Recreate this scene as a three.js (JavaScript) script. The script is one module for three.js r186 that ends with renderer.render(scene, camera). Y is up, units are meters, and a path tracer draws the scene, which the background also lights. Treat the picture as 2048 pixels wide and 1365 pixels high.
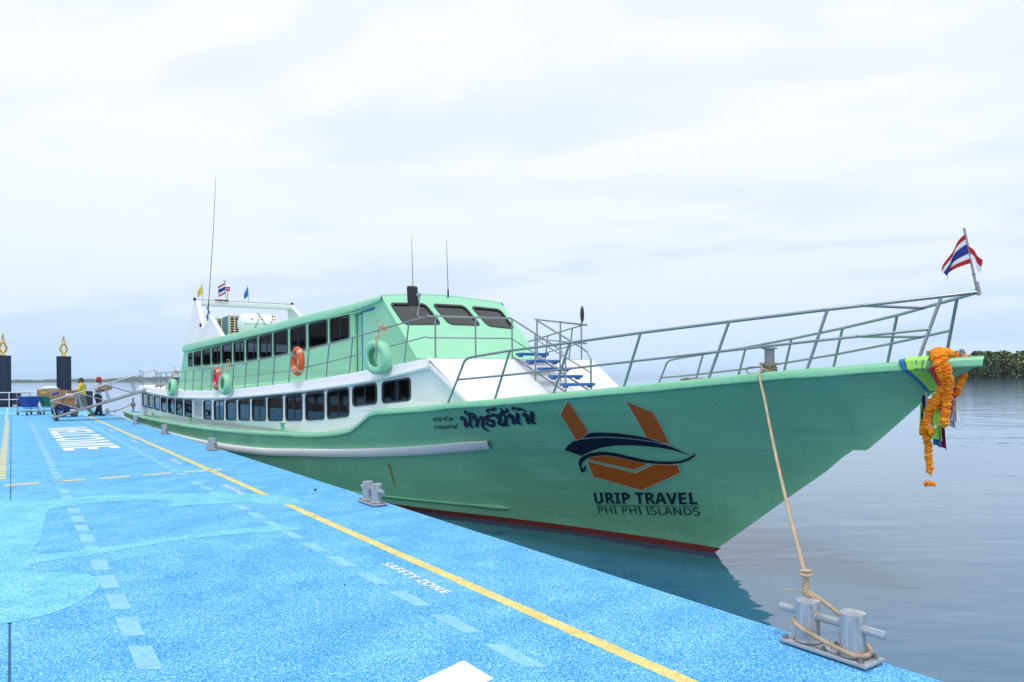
import * as THREE from 'three';
import { mergeGeometries, mergeVertices } from 'three/addons/utils/BufferGeometryUtils.js';
import { MarchingCubes } from 'three/addons/objects/MarchingCubes.js';
import { RoundedBoxGeometry } from 'three/addons/geometries/RoundedBoxGeometry.js';
import { FontLoader } from 'three/addons/loaders/FontLoader.js';

// ------------------------------------------------------------------ camera, sky, sun, exposure
const scene = new THREE.Scene();
const YAW = Math.atan(1002 / 1450);
const camera = new THREE.PerspectiveCamera(2 * Math.atan(682.5 / 1450) * 180 / Math.PI, 2048 / 1365, 0.1, 20000);
camera.position.set(0, 1.55, 0);
camera.rotation.order = 'YXZ';
camera.rotation.set(0, -YAW, -0.008);
camera.setViewOffset(2048, 1365, 0, -74, 2048, 1365);      // shifted lens: level camera, horizon below the middle

const renderer = new THREE.WebGLRenderer();
renderer.toneMapping = THREE.LinearToneMapping;
renderer.toneMappingExposure = 1.05;
renderer.shadowMap.enabled = true;

function rng(seed) { let a = seed >>> 0; return () => { a = (a + 0x6D2B79F5) >>> 0; let t = Math.imul(a ^ (a >>> 15), 1 | a); t = (t + Math.imul(t ^ (t >>> 7), 61 | t)) ^ t; return ((t ^ (t >>> 14)) >>> 0) / 4294967296; }; }
const hash2 = (x, y, s) => { let h = Math.imul(x, 374761393) + Math.imul(y, 668265263) + Math.imul(s, 974634541); h = Math.imul(h ^ (h >>> 13), 1274126177); return ((h ^ (h >>> 16)) >>> 0) / 4294967296; };
const sm = t => t * t * (3 - 2 * t), clamp = (x, a = 0, b = 1) => Math.min(b, Math.max(a, x)), lerp = (a, b, t) => a + (b - a) * t;
function vnoise(x, y, s = 0, period = 0) {
  const xi = Math.floor(x), yi = Math.floor(y), u = sm(x - xi), v = sm(y - yi);
  const w = k => period ? ((k % period) + period) % period : k;
  const a = hash2(w(xi), w(yi), s), b = hash2(w(xi + 1), w(yi), s), c = hash2(w(xi), w(yi + 1), s), d = hash2(w(xi + 1), w(yi + 1), s);
  return lerp(lerp(a, b, u), lerp(c, d, u), v);
}
function fbm(x, y, oct = 5, s = 0, period = 0) { let f = 0, a = 0.5, n = 0; for (let i = 0; i < oct; i++) { f += a * vnoise(x, y, s + i, period); n += a; a *= 0.5; x *= 2; y *= 2; period *= 2; } return f / n; }

{ // thin bright overcast: streaky white cloud with pale blue showing through
  const w = 2048, h = 1024, d = new Float32Array(w * h * 4);
  for (let j = 0; j < h; j++) {
    const el = ((j + 0.5) / h - 0.5) * Math.PI, sy = Math.sin(el), cy = Math.cos(el), e = Math.max(sy, 0);
    for (let i = 0; i < w; i++) {
      const az = ((i + 0.5) / w - 0.5) * 2 * Math.PI, dx = cy * Math.cos(az), dz = cy * Math.sin(az), k = 1 / (e + 0.16);
      const px = dx * k, pz = dz * k, q = px * 0.62 + pz * 0.78, r = px * 0.78 - pz * 0.62;
      const wx = fbm(px * 1.3 + 7, pz * 1.3 + 3, 4, 21) - 0.5, wz = fbm(px * 1.3 + 31, pz * 1.3 + 17, 4, 31) - 0.5;
      const big = fbm(q * 0.55 + wx * 1.1 + 12.3, r * 1.15 + wz * 1.1 + 40.7, 5, 3), fine = fbm(q * 1.9 + wz * 2 + 5, r * 5 + wx * 2 + 8, 5, 11);
      let c = clamp((big * 0.72 + fine * 0.34 - 0.40) / 0.22); c = sm(c);
      c = lerp(c, 1, 0.45);
      const lo = Math.exp(-e * 7.5), hi = clamp(e * 1.55);
      const blue = [lerp(0.66, 0.45, lo) + 0.1 * hi, lerp(0.78, 0.66, lo) + 0.07 * hi, lerp(0.98, 0.97, lo)];
      const white = [lerp(0.92, 0.55, lo) + 0.05 * hi, lerp(0.95, 0.75, lo) + 0.035 * hi, lerp(1.0, 1.0, lo) + 0.01 * hi];
      const o = (j * w + i) * 4;
      for (let m = 0; m < 3; m++) d[o + m] = lerp(blue[m], white[m], c);
      if (sy < 0) { d[o] = 0.55; d[o + 1] = 0.68; d[o + 2] = 0.88; }
      d[o + 3] = 1;
    }
  }
  const t = new THREE.DataTexture(d, w, h, THREE.RGBAFormat, THREE.FloatType);
  t.mapping = THREE.EquirectangularReflectionMapping; t.magFilter = THREE.LinearFilter; t.minFilter = THREE.LinearFilter; t.needsUpdate = true;
  scene.background = t; scene.environment = t;
}
const sun = new THREE.DirectionalLight(new THREE.Color(1, 0.965, 0.91), 1.5);
sun.position.set(-9, 40, 14); sun.target.position.set(4, 0, -14); scene.add(sun, sun.target);
sun.position.add(sun.target.position);
sun.castShadow = true; sun.shadow.radius = 24; sun.shadow.mapSize.set(2048, 2048);
Object.assign(sun.shadow.camera, { left: -45, right: 45, top: 45, bottom: -45, near: 1, far: 120 });

// ------------------------------------------------------------------ helpers
const V = (x, y, z) => new THREE.Vector3(x, y, z);
const rgb = (r, g, b) => new THREE.Color().setRGB(r, g, b);
const M = (c, roughness = 0.6, metalness = 0, extra = {}) => new THREE.MeshStandardMaterial({ color: Array.isArray(c) ? rgb(...c) : c, roughness, metalness, side: THREE.DoubleSide, ...extra });
const taken = {};
const numbered = n => { const k = taken[n] = (taken[n] ?? -1) + 1; return k ? `${n}_${String(k).padStart(3, '0')}` : n; };
function tag(o, label, category, group, kind) { Object.assign(o.userData, { label, category }); if (group) o.userData.group = group; if (kind) o.userData.kind = kind; return o; }
function thing(name, label, category, [x, y, z] = [0, 0, 0], turn = 0, group) { const o = new THREE.Group(); o.name = numbered(name); o.position.set(x, y, z); o.rotation.y = turn; scene.add(o); return tag(o, label, category, group); }
function structure(name, o) { o.name = numbered(name); o.userData.kind = 'structure'; scene.add(o); return o; }
function part(name, geo, mat, parent) { const list = Array.isArray(geo) ? geo : [geo]; const g = list.length > 1 ? merge(list) : list[0]; const m = new THREE.Mesh(g, mat); m.name = name; parent.add(m); return m; }
function merge(list) { return mergeGeometries(list.map(g => { const k = g.index ? g.toNonIndexed() : g.clone(); for (const n of Object.keys(k.attributes)) if (!['position', 'normal', 'uv'].includes(n)) k.deleteAttribute(n); if (!k.attributes.uv) k.setAttribute('uv', new THREE.BufferAttribute(new Float32Array(k.attributes.position.count * 2), 2)); if (!k.attributes.normal) k.computeVertexNormals(); return k; })); }
function copyOf(o, pos, turn, label) { const c = o.clone(); c.name = numbered(o.name.replace(/_\d{3}$/, '')); c.userData = { ...o.userData }; if (label) c.userData.label = label; if (pos) c.position.set(...pos); if (turn !== undefined) c.rotation.y = turn; scene.add(c); return c; }
function rod(a, b, r, r2 = r, seg = 8) { const d = b.clone().sub(a), l = d.length(), g = new THREE.CylinderGeometry(r2, r, l, seg, 1); g.applyQuaternion(new THREE.Quaternion().setFromUnitVectors(V(0, 1, 0), d.normalize())); g.translate((a.x + b.x) / 2, (a.y + b.y) / 2, (a.z + b.z) / 2); return g; }
function pipe(pts, r, seg = 8) { const list = []; for (let i = 0; i + 1 < pts.length; i++) { list.push(rod(pts[i], pts[i + 1], r, r, seg)); if (i) { const s = new THREE.SphereGeometry(r, seg, 6); s.translate(pts[i].x, pts[i].y, pts[i].z); list.push(s); } } return merge(list); }
function tube(pts, r, n = 40, seg = 8, closed = false, tension = 0.5) { return new THREE.TubeGeometry(new THREE.CatmullRomCurve3(pts, closed, 'centripetal', tension), n, r, seg, closed); }
function box(w, h, d, x = 0, y = 0, z = 0, r = 0) { const g = r ? new RoundedBoxGeometry(w, h, d, 2, r) : new THREE.BoxGeometry(w, h, d); g.translate(x, y, z); return g; }
function grid(nu, nv, f, uvf, flip = false) {                      // f(u, v) -> Vector3, u and v from 0 to 1
  const p = [], uv = [], ix = [];
  for (let j = 0; j <= nv; j++) for (let i = 0; i <= nu; i++) { const u = i / nu, v = j / nv, q = f(u, v); p.push(q.x, q.y, q.z); const t = uvf ? uvf(u, v, q) : [u, v]; uv.push(t[0], t[1]); }
  for (let j = 0; j < nv; j++) for (let i = 0; i < nu; i++) { const a = j * (nu + 1) + i, b = a + 1, c = a + nu + 1, d = c + 1; if (flip) ix.push(a, c, b, b, c, d); else ix.push(a, b, c, b, d, c); }
  const g = new THREE.BufferGeometry(); g.setAttribute('position', new THREE.Float32BufferAttribute(p, 3)); g.setAttribute('uv', new THREE.Float32BufferAttribute(uv, 2)); g.setIndex(ix); g.computeVertexNormals(); return g;
}
function pchip(T) {
  const n = T.length, h = [], d = [], m = [];
  for (let i = 0; i < n - 1; i++) { h.push(T[i + 1][0] - T[i][0]); d.push((T[i + 1][1] - T[i][1]) / h[i]); }
  m[0] = d[0]; m[n - 1] = d[n - 2];
  for (let i = 1; i < n - 1; i++) { if (d[i - 1] * d[i] <= 0) m[i] = 0; else { const a = 2 * h[i] + h[i - 1], b = h[i] + 2 * h[i - 1]; m[i] = (a + b) / (a / d[i - 1] + b / d[i]); } }
  return x => { if (x <= T[0][0]) return T[0][1]; if (x >= T[n - 1][0]) return T[n - 1][1]; let i = 0; while (T[i + 1][0] < x) i++; const t = (x - T[i][0]) / h[i], q = t * t, c = q * t; return T[i][1] * (2 * c - 3 * q + 1) + h[i] * m[i] * (c - 2 * q + t) + T[i + 1][1] * (3 * q - 2 * c) + h[i] * m[i + 1] * (c - q); };
}
// a sheet cut from a flat outline with holes, bent by map(u, v, depth) and given a thickness
function sheet(contour, holes, map, t = 0.04, uvk = 1) {
  const c = contour.map(p => new THREE.Vector2(...p)), hs = holes.map(h => h.map(p => new THREE.Vector2(...p)));
  if (THREE.ShapeUtils.isClockWise(c)) c.reverse(); hs.forEach(h => { if (!THREE.ShapeUtils.isClockWise(h)) h.reverse(); });
  const all = c.concat(...hs), tri = THREE.ShapeUtils.triangulateShape(c, hs), pos = [], uv = [];
  const put = (p, d) => { const q = map(p.x, p.y, d); pos.push(q.x, q.y, q.z); uv.push(p.x * uvk, p.y * uvk); };
  for (const [a, b, d] of tri) { put(all[a], 0); put(all[b], 0); put(all[d], 0); if (t) { put(all[a], t); put(all[d], t); put(all[b], t); } }
  if (t) for (const ring of [c, ...hs]) for (let i = 0; i < ring.length; i++) { const a = ring[i], b = ring[(i + 1) % ring.length]; put(a, 0); put(a, t); put(b, 0); put(b, 0); put(a, t); put(b, t); }
  const g = new THREE.BufferGeometry(); g.setAttribute('position', new THREE.Float32BufferAttribute(pos, 3)); g.setAttribute('uv', new THREE.Float32BufferAttribute(uv, 2)); g.computeVertexNormals(); return g;
}
function roundPoly(pts, r, seg = 4) {
  const out = [], n = pts.length;
  for (let i = 0; i < n; i++) {
    const p = new THREE.Vector2(...pts[i]), a = new THREE.Vector2(...pts[(i + n - 1) % n]).sub(p), b = new THREE.Vector2(...pts[(i + 1) % n]).sub(p);
    const k = Math.min(r, a.length() * 0.45, b.length() * 0.45), A = p.clone().addScaledVector(a.normalize(), k), B = p.clone().addScaledVector(b.normalize(), k);
    for (let j = 0; j <= seg; j++) { const t = j / seg; out.push([(1 - t) * (1 - t) * A.x + 2 * t * (1 - t) * p.x + t * t * B.x, (1 - t) * (1 - t) * A.y + 2 * t * (1 - t) * p.y + t * t * B.y]); }
  }
  return out;
}
function offsetPoly(pts, k) { const cx = pts.reduce((s, p) => s + p[0], 0) / pts.length, cy = pts.reduce((s, p) => s + p[1], 0) / pts.length; const w = Math.max(...pts.map(p => Math.abs(p[0] - cx))), h = Math.max(...pts.map(p => Math.abs(p[1] - cy))); return pts.map(([x, y]) => [cx + (x - cx) * (w + k) / w, cy + (y - cy) * (h + k) / h]); }
function dataTex(w, h, f, srgb = true, repeat) {
  const d = new Uint8Array(w * h * 4);
  for (let j = 0; j < h; j++) for (let i = 0; i < w; i++) { const c = f(i, j), o = (j * w + i) * 4; d[o] = c[0]; d[o + 1] = c[1]; d[o + 2] = c[2]; d[o + 3] = 255; }
  const t = new THREE.DataTexture(d, w, h); t.wrapS = t.wrapT = THREE.RepeatWrapping; t.magFilter = THREE.LinearFilter; t.minFilter = THREE.LinearFilter; if (srgb) t.colorSpace = THREE.SRGBColorSpace; if (repeat) t.repeat.set(...repeat); t.needsUpdate = true; return t;
}
const font = await new FontLoader().loadAsync('fonts/droid/droid_sans_bold.typeface.json');

// ------------------------------------------------------------------ textures and materials
function granules(size, metres, cols, seed, worn = 0) {            // rubber granule surfacing: chips of a few tones, a little wear
  const R = rng(seed), n = new Float32Array(size * size), b = new Float32Array(size * size);
  for (let i = 0; i < n.length; i++) n[i] = R();
  for (let j = 0; j < size; j++) for (let i = 0; i < size; i++) { let s = 0; for (let y = -1; y <= 1; y++) for (let x = -1; x <= 1; x++) s += n[((j + y + size) % size) * size + ((i + x + size) % size)] * (x || y ? 1 : 2); b[j * size + i] = s / 10; }
  const per = 16;
  return dataTex(size, size, (i, j) => {
    const lf = fbm(i / size * per, j / size * per, 4, seed + 5, per) - 0.5;
    let t = clamp((b[j * size + i] - 0.5) * 2.9 + 0.5 + lf * 0.22); t *= 2;
    const [a, c] = t < 1 ? [cols[0], cols[1]] : [cols[1], cols[2]], f = t < 1 ? t : t - 1;
    return [0, 1, 2].map(k => lerp(a[k], c[k], f) + lf * worn);
  }, true, [1 / metres, 1 / metres]);
}
const texDeck = granules(2048, 4.3, [[18, 122, 196], [80, 174, 231], [182, 228, 251]], 7, 15);
const texTeal = granules(1024, 2.6, [[62, 162, 198], [106, 194, 216], [176, 229, 239]], 8, 14);
const texYellow = granules(512, 1.4, [[198, 178, 104], [226, 208, 124], [240, 228, 164]], 9, 20);
const texPale = granules(512, 1.4, [[116, 182, 244], [134, 196, 250], [160, 212, 252]], 10, 12);
const texPaint = granules(512, 1.4, [[214, 218, 224], [238, 240, 244], [250, 250, 252]], 12, 14);
const bumpChip = granules(512, 1.2, [[20, 20, 20], [120, 120, 120], [255, 255, 255]], 13); bumpChip.colorSpace = THREE.NoColorSpace;
const deckMat = (map, rough = 0.85) => new THREE.MeshStandardMaterial({ map, roughness: rough, bumpMap: bumpChip, bumpScale: 0.0025, side: THREE.DoubleSide });
const mDeck = deckMat(texDeck), mTeal = deckMat(texTeal), mYellow = deckMat(texYellow, 0.75), mPale = deckMat(texPale), mPaint = deckMat(texPaint, 0.7);
// brushed-on boat paint: faint lap marks, fairing waves in the relief
const bumpHull = dataTex(1024, 1024, (i, j) => { const v = fbm(i / 1024 * 6, j / 1024 * 12, 5, 41, 6) * 0.6 + fbm(i / 1024 * 3, j / 1024 * 24, 3, 51, 3) * 0.4; return [v * 255, v * 255, v * 255]; }, false, [1 / 4, 1 / 4]);
const paintTex = (c, amp, seed, rep = 3) => dataTex(512, 512, (i, j) => { const a = fbm(i / 512 * 4, j / 512 * 8, 5, seed, 4) - 0.5, s = Math.max(0, fbm(i / 512 * 24, j / 512 * 5, 3, seed + 9, 24) - 0.66) * 0.8; return c.map(k => clamp(k + a * amp - s * amp * 1.5, 0, 255)); }, true, [1 / rep, 1 / rep]);
const texHull = dataTex(1024, 1024, (i, j) => { const a = fbm(i / 1024 * 5, j / 1024 * 10, 5, 60, 5) - 0.5, f = vnoise(i / 1024 * 120, j / 1024 * 30, 63, 0) - 0.5, s = Math.max(0, vnoise(i / 1024 * 40 + a * 9, j / 1024 * 160 + a * 30, 64, 0) - 0.93) * 260 * clamp((fbm(i / 1024 * 7, j / 1024 * 7, 3, 68, 7) - 0.5) * 8); return [128, 199, 160].map(k => clamp(k + a * 20 + f * 5 + s, 0, 255)); }, true, [1 / 4.4, 1 / 4.4]), texMint = paintTex([150, 217, 180], 10, 70), texWhite = paintTex([236, 237, 240], 8, 80);
const mHull = M(0xffffff, 0.34, 0, { map: texHull, bumpMap: bumpHull, bumpScale: 0.03 });
const mMint = M(0xffffff, 0.45, 0, { map: texMint, bumpMap: bumpHull, bumpScale: 0.006 });
const mWhite = M(0xffffff, 0.42, 0, { map: texWhite, bumpMap: bumpHull, bumpScale: 0.006 });
const mRed = M([0.23, 0.032, 0.02], 0.55);
const mSteel = M([0.32, 0.36, 0.39], 0.32, 1);
const mSteelOld = M([0.34, 0.34, 0.36], 0.5, 0.8);
const texGalv = dataTex(256, 256, (i, j) => { const a = fbm(i / 256 * 10, j / 256 * 10, 4, 90, 10), b = vnoise(i / 256 * 60, j / 256 * 8, 91, 0); const k = 172 + (a - 0.5) * 70 + (b - 0.5) * 18; const r = clamp((fbm(i / 256 * 14 + 3, j / 256 * 14, 4, 97, 14) - 0.66) * 6) * 0.5; return [lerp(k * 0.97, 120, r), lerp(k, 88, r), lerp(k * 1.05, 62, r)]; });
const mGalv = M(0xffffff, 0.42, 0.1, { map: texGalv });
const mBlack = M([0.02, 0.021, 0.024], 0.5), mRubber = M([0.016, 0.017, 0.02], 0.8), mGasket = M([0.03, 0.034, 0.042], 0.5);
const mGlass = new THREE.MeshPhysicalMaterial({ color: rgb(0.20, 0.26, 0.30), roughness: 0.02, transmission: 1, thickness: 0, ior: 1.5, side: THREE.DoubleSide });
const mGlassDark = new THREE.MeshPhysicalMaterial({ color: rgb(0.11, 0.135, 0.16), roughness: 0.03, transmission: 1, thickness: 0, ior: 1.5, side: THREE.DoubleSide });
const mShield = new THREE.MeshPhysicalMaterial({ color: rgb(0.22, 0.28, 0.34), roughness: 0.02, transmission: 1, thickness: 0, ior: 1.8, specularColor: rgb(0.72, 0.84, 1), side: THREE.DoubleSide });
const mBlueTrim = M([0.02, 0.13, 0.42], 0.45), mSeat = M([0.015, 0.10, 0.24], 0.7), mInside = M([0.10, 0.105, 0.11], 0.8), mFloor = M([0.06, 0.06, 0.06], 0.8);
const mOrange = M([0.75, 0.105, 0.018], 0.45), mPink = M([0.62, 0.06, 0.075], 0.5), mBandTape = M([0.6, 0.42, 0.32], 0.4);
const texRope = dataTex(64, 64, (i, j) => { const k = 190 + (hash2(i, j, 5) - 0.5) * 60 + (vnoise(i / 9, j / 9, 6) - 0.5) * 40; return [k, k * 0.87, k * 0.72]; });
const mRope = M(0xffffff, 0.9, 0, { map: texRope });
const mRopeOld = M([0.26, 0.2, 0.14], 0.9);
const mGold = M([0.78, 0.5, 0.12], 0.28, 1), mNavy = M([0.014, 0.03, 0.062], 0.6);

// ------------------------------------------------------------------ water
{
  const tex = dataTex(1024, 1024, (i, j) => {
    const x = i / 1024, y = j / 1024, wx = fbm(x * 5, y * 5, 3, 5, 5) - 0.5;
    const a = fbm(x * 9 + wx * 1.2, y * 22 + wx * 2, 4, 15, 0), b = fbm(x * 5, y * 6, 3, 25, 0), c = fbm(x * 40, y * 90, 2, 35, 0);
    const e = Math.min(1, Math.min(x, 1 - x, y, 1 - y) * 14);       // tile edges meet at one level
    const v = (a * 0.62 + b * 0.3 + c * 0.08); const q = lerp(0.5, v, e) * 255; return [q, q, q];
  }, false, [1 / 14, 1 / 14]);
  const g = new THREE.PlaneGeometry(5600, 5600, 1, 1); g.rotateX(-Math.PI / 2);
  const uv = g.attributes.uv, p = g.attributes.position; for (let i = 0; i < uv.count; i++) uv.setXY(i, p.getX(i) * 0.86 + p.getZ(i) * 0.5, p.getX(i) * -0.5 + p.getZ(i) * 0.86);
  const m = structure('water', new THREE.Mesh(g, new THREE.MeshPhysicalMaterial({ color: rgb(0.03, 0.13, 0.245), roughness: 0.05, ior: 1.64, bumpMap: tex, bumpScale: 0.034 })));
  m.position.y = -0.8;
}

// ------------------------------------------------------------------ pontoon with its rubber granule deck and painted markings
const pontoon = structure('pontoon', new THREE.Group());
{
  const metreUv = g => { const p = g.attributes.position, uv = g.attributes.uv; for (let i = 0; i < p.count; i++) uv.setXY(i, p.getX(i) + p.getY(i), -p.getZ(i) + p.getY(i) * 0.6); return g; };
  for (const [z0, z1] of [[9, -12.80], [-12.835, -34.90], [-34.93, -54.6]]) for (const [x0, x1] of [[-6, -0.022], [-0.015, 3.87]])
    part('deck_panel', metreUv(box(x1 - x0, 0.3, z0 - z1, (x0 + x1) / 2, -0.15, (z0 + z1) / 2, 0.014)), mDeck, pontoon);
  part('joint_filler', [box(0.03, 0.02, 63, -0.018, -0.016, -23), box(9.8, 0.02, 0.06, -1.07, -0.018, -12.82), box(9.8, 0.02, 0.06, -1.07, -0.018, -34.915)], M([0.02, 0.12, 0.22], 0.9), pontoon);
  part('float', box(9.8, 1.1, 63.4, -1.08, -0.86, -22.8), M([0.10, 0.11, 0.12], 0.8), pontoon);
  const flat = (name, pts, mat, y = 0.0012) => { const s = new THREE.Shape(pts.map(([x, z]) => new THREE.Vector2(x, -z))), g = new THREE.ShapeGeometry(s); g.rotateX(-Math.PI / 2); g.translate(0, y, 0); return part(name, g, mat, pontoon); };
  const bar = (name, x0, x1, z0, z1, mat, y) => { const n = Math.max(2, Math.round(Math.abs(z1 - z0) / 0.05)), e = (k, q) => (hash2(k, q, 17) - 0.5) * 0.007, a = [], b = []; for (let k = 0; k <= n; k++) { const z = lerp(z0, z1, k / n); a.push([x0 + e(k, 1), z]); b.push([x1 + e(k, 2), z]); } return flat(name, [...a, ...b.reverse()], mat, y); };
  bar('yellow_line', 2.765, 2.86, 6, -12.795, mYellow, 0.0012); bar('yellow_line', 2.765, 2.86, -12.84, -34.89, mYellow, 0.0012); bar('yellow_line', 2.765, 2.86, -34.94, -54, mYellow, 0.0012);
  for (let z = 4; z > -34; z -= 0.625) if (!(z < -12.3 && z > -13.5)) { flat('dash', [[0.55, z - 0.02], [0.665, z + 0.05], [0.66, z + 0.47], [0.545, z + 0.40]], mPale); }
  for (let z = 4.16; z > -34; z -= 0.645) if (!(z < -12.3 && z > -13.2)) flat('dash', [[2.245, z], [2.35, z + 0.07], [2.355, z + 0.49], [2.255, z + 0.42]], mPale);
  for (let x = -1.26; x < 2.7; x += 0.62) bar('yellow_dash', x + 0.545, Math.min(x + 0.98, 2.76), -13.33, -13.18, mYellow, 0.0012);
  // teal wave pattern, sprayed under the lines
  const curve = pts => new THREE.CatmullRomCurve3(pts.map(([x, z]) => V(x, 0, z)), true, 'centripetal').getPoints(pts.length * 24).map((p, i) => [p.x + (hash2(i, 3, 8) - 0.5) * 0.008, p.z + (hash2(i, 4, 8) - 0.5) * 0.01]);
  flat('teal_wave', curve([[-0.9, -11.9], [-0.13, -11.62], [0.37, -11.3], [1.01, -11.27], [1.79, -10.85], [2.73, -10.09], [3.02, -9.5], [2.97, -8.97], [2.8, -9.0], [2.36, -9.48], [1.99, -9.65], [1.58, -9.77], [1.68, -10.1], [1.45, -10.46], [0.95, -10.63], [0.58, -10.6], [0.38, -10.4], [0.3, -9.6], [0.22, -8.5], [0.17, -7.8], [0.55, -7.71], [1.13, -7.81], [1.78, -7.87], [2.38, -7.7], [2.41, -7.42], [1.72, -7.6], [1.1, -7.58], [0.53, -7.44], [0.16, -7.4], [0.1, -7.14], [0.32, -6.92], [0.5, -6.7], [0.55, -6.41], [0.5, -6.16], [0.35, -5.88], [0.16, -5.72], [-0.1, -5.68], [-0.6, -5.8], [-1.4, -7], [-1.7, -9.5]]), mTeal, 0.002);
  flat('teal_wave', curve([[-1.2, -44.5], [0.2, -41.6], [1.6, -40.2], [2.7, -39.6], [3.6, -40.2], [3.2, -42.2], [1.5, -42.8], [0.2, -44], [-0.8, -47]]), mTeal, 0.002);
  // hatched yellow edge strip at the left
  for (let z = -14.2; z > -36; z -= 0.42) bar('hatch_mark', -0.205, -0.085, z, z - 0.27, mYellow, 0.0012);
  bar('yellow_line', -0.22, -0.16, -36.4, -54, mYellow, 0.0012);
  const word = (text, x0, z0, cap, length) => {                     // reads towards +z, letter tops towards +x
    const g = new THREE.ShapeGeometry(font.generateShapes(text, 1), 6); g.computeBoundingBox(); const b = g.boundingBox;
    const p = g.attributes.position, uv = g.attributes.uv, kx = length / (b.max.x - b.min.x), ky = cap / (b.max.y - b.min.y);
    for (let i = 0; i < p.count; i++) { const u = (p.getX(i) - b.min.x) * kx, v = (p.getY(i) - b.min.y) * ky; p.setXYZ(i, x0 + v, 0.003, z0 + u); uv.setXY(i, x0 + v, -z0 - u); }
    g.computeVertexNormals(); const q = g.attributes.normal; for (let i = 0; i < q.count; i++) q.setXYZ(i, 0, 1, 0); return part('lettering', g, mPaint, pontoon);
  };
  word('WELCOME', 0.95, -28.75, 1.15, 9.75); word('WELCOME', 0.92, -3.43, 1.13, 9.75);
  for (const z of [-5.62, -11.27, -15.6, -21.33, -26.46, -31.6]) word('SAFETY ZONE', 2.535, z, 0.085, 1.05);
  for (const [x, z] of [[3.48, -9.88], [2.05, -5.2], [1.2, -6.2], [2.81, -8.0], [3.3, -4.1]]) part('debris', new THREE.TetrahedronGeometry(x > 3.4 ? 0.03 : 0.009).translate(x, 0.008, z), mRubber, pontoon);
  // rubber fender blocks under the deck edge
  for (let z = -0.84; z > -53; z -= 2.435) part('fender', box(0.2, 0.42, 0.4, 3.90, -0.255, z + 0.2, 0.02), mRubber, pontoon);
}

// ------------------------------------------------------------------ pier terminal left of the pontoon, mirrored in the ferry's windows
{
  const t = thing('pier_terminal', 'long pier terminal with dark grey-blue gabled roof standing left of the pontoon', 'building', [-27, -0.8, -86]), wall = M([0.10, 0.13, 0.14], 0.8), roof = M([0.035, 0.055, 0.07], 0.7), dark = M([0.02, 0.03, 0.035], 0.4);
  part('platform', box(18, 0.9, 104, 0, 0.35, 0), M([0.3, 0.3, 0.29], 0.85), t);
  part('hall', box(12, 5.2, 94, -1, 3.4, 0), wall, t);
  for (let k = 0; k < 15; k++) { const z = -42 + k * 6; const w = part('window', box(0.08, 3.2, 4, 5.02, 3.2, z), dark, t); part('window_frame', [box(0.12, 0.12, 4.2, 5.03, 4.85, z), box(0.12, 0.12, 4.2, 5.03, 1.55, z), box(0.12, 3.4, 0.12, 5.03, 3.2, z - 2.05), box(0.12, 3.4, 0.12, 5.03, 3.2, z + 2.05), box(0.12, 3.3, 0.08, 5.03, 3.2, z)], wall, w); }
  for (let k = 0; k < 14; k++) part('column', box(0.35, 5.2, 0.35, 8, 3.4, -45.5 + k * 7), wall, t);
  for (const s of [-1, 1]) part('roof', (() => { const g = box(11.4, 0.2, 100, 0, 0, 0); g.rotateZ(-s * 0.42); g.translate(s * 5.1, 8.1, 0); return g; })(), roof, t);
  for (const s of [-1, 1]) part('gable', sheet([[-9.4, 6.0], [9.4, 6.0], [0, 10.1]], [], (x, y, d) => V(x, y, s * (46.9 - d)), 0.15), wall, t);
}

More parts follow.
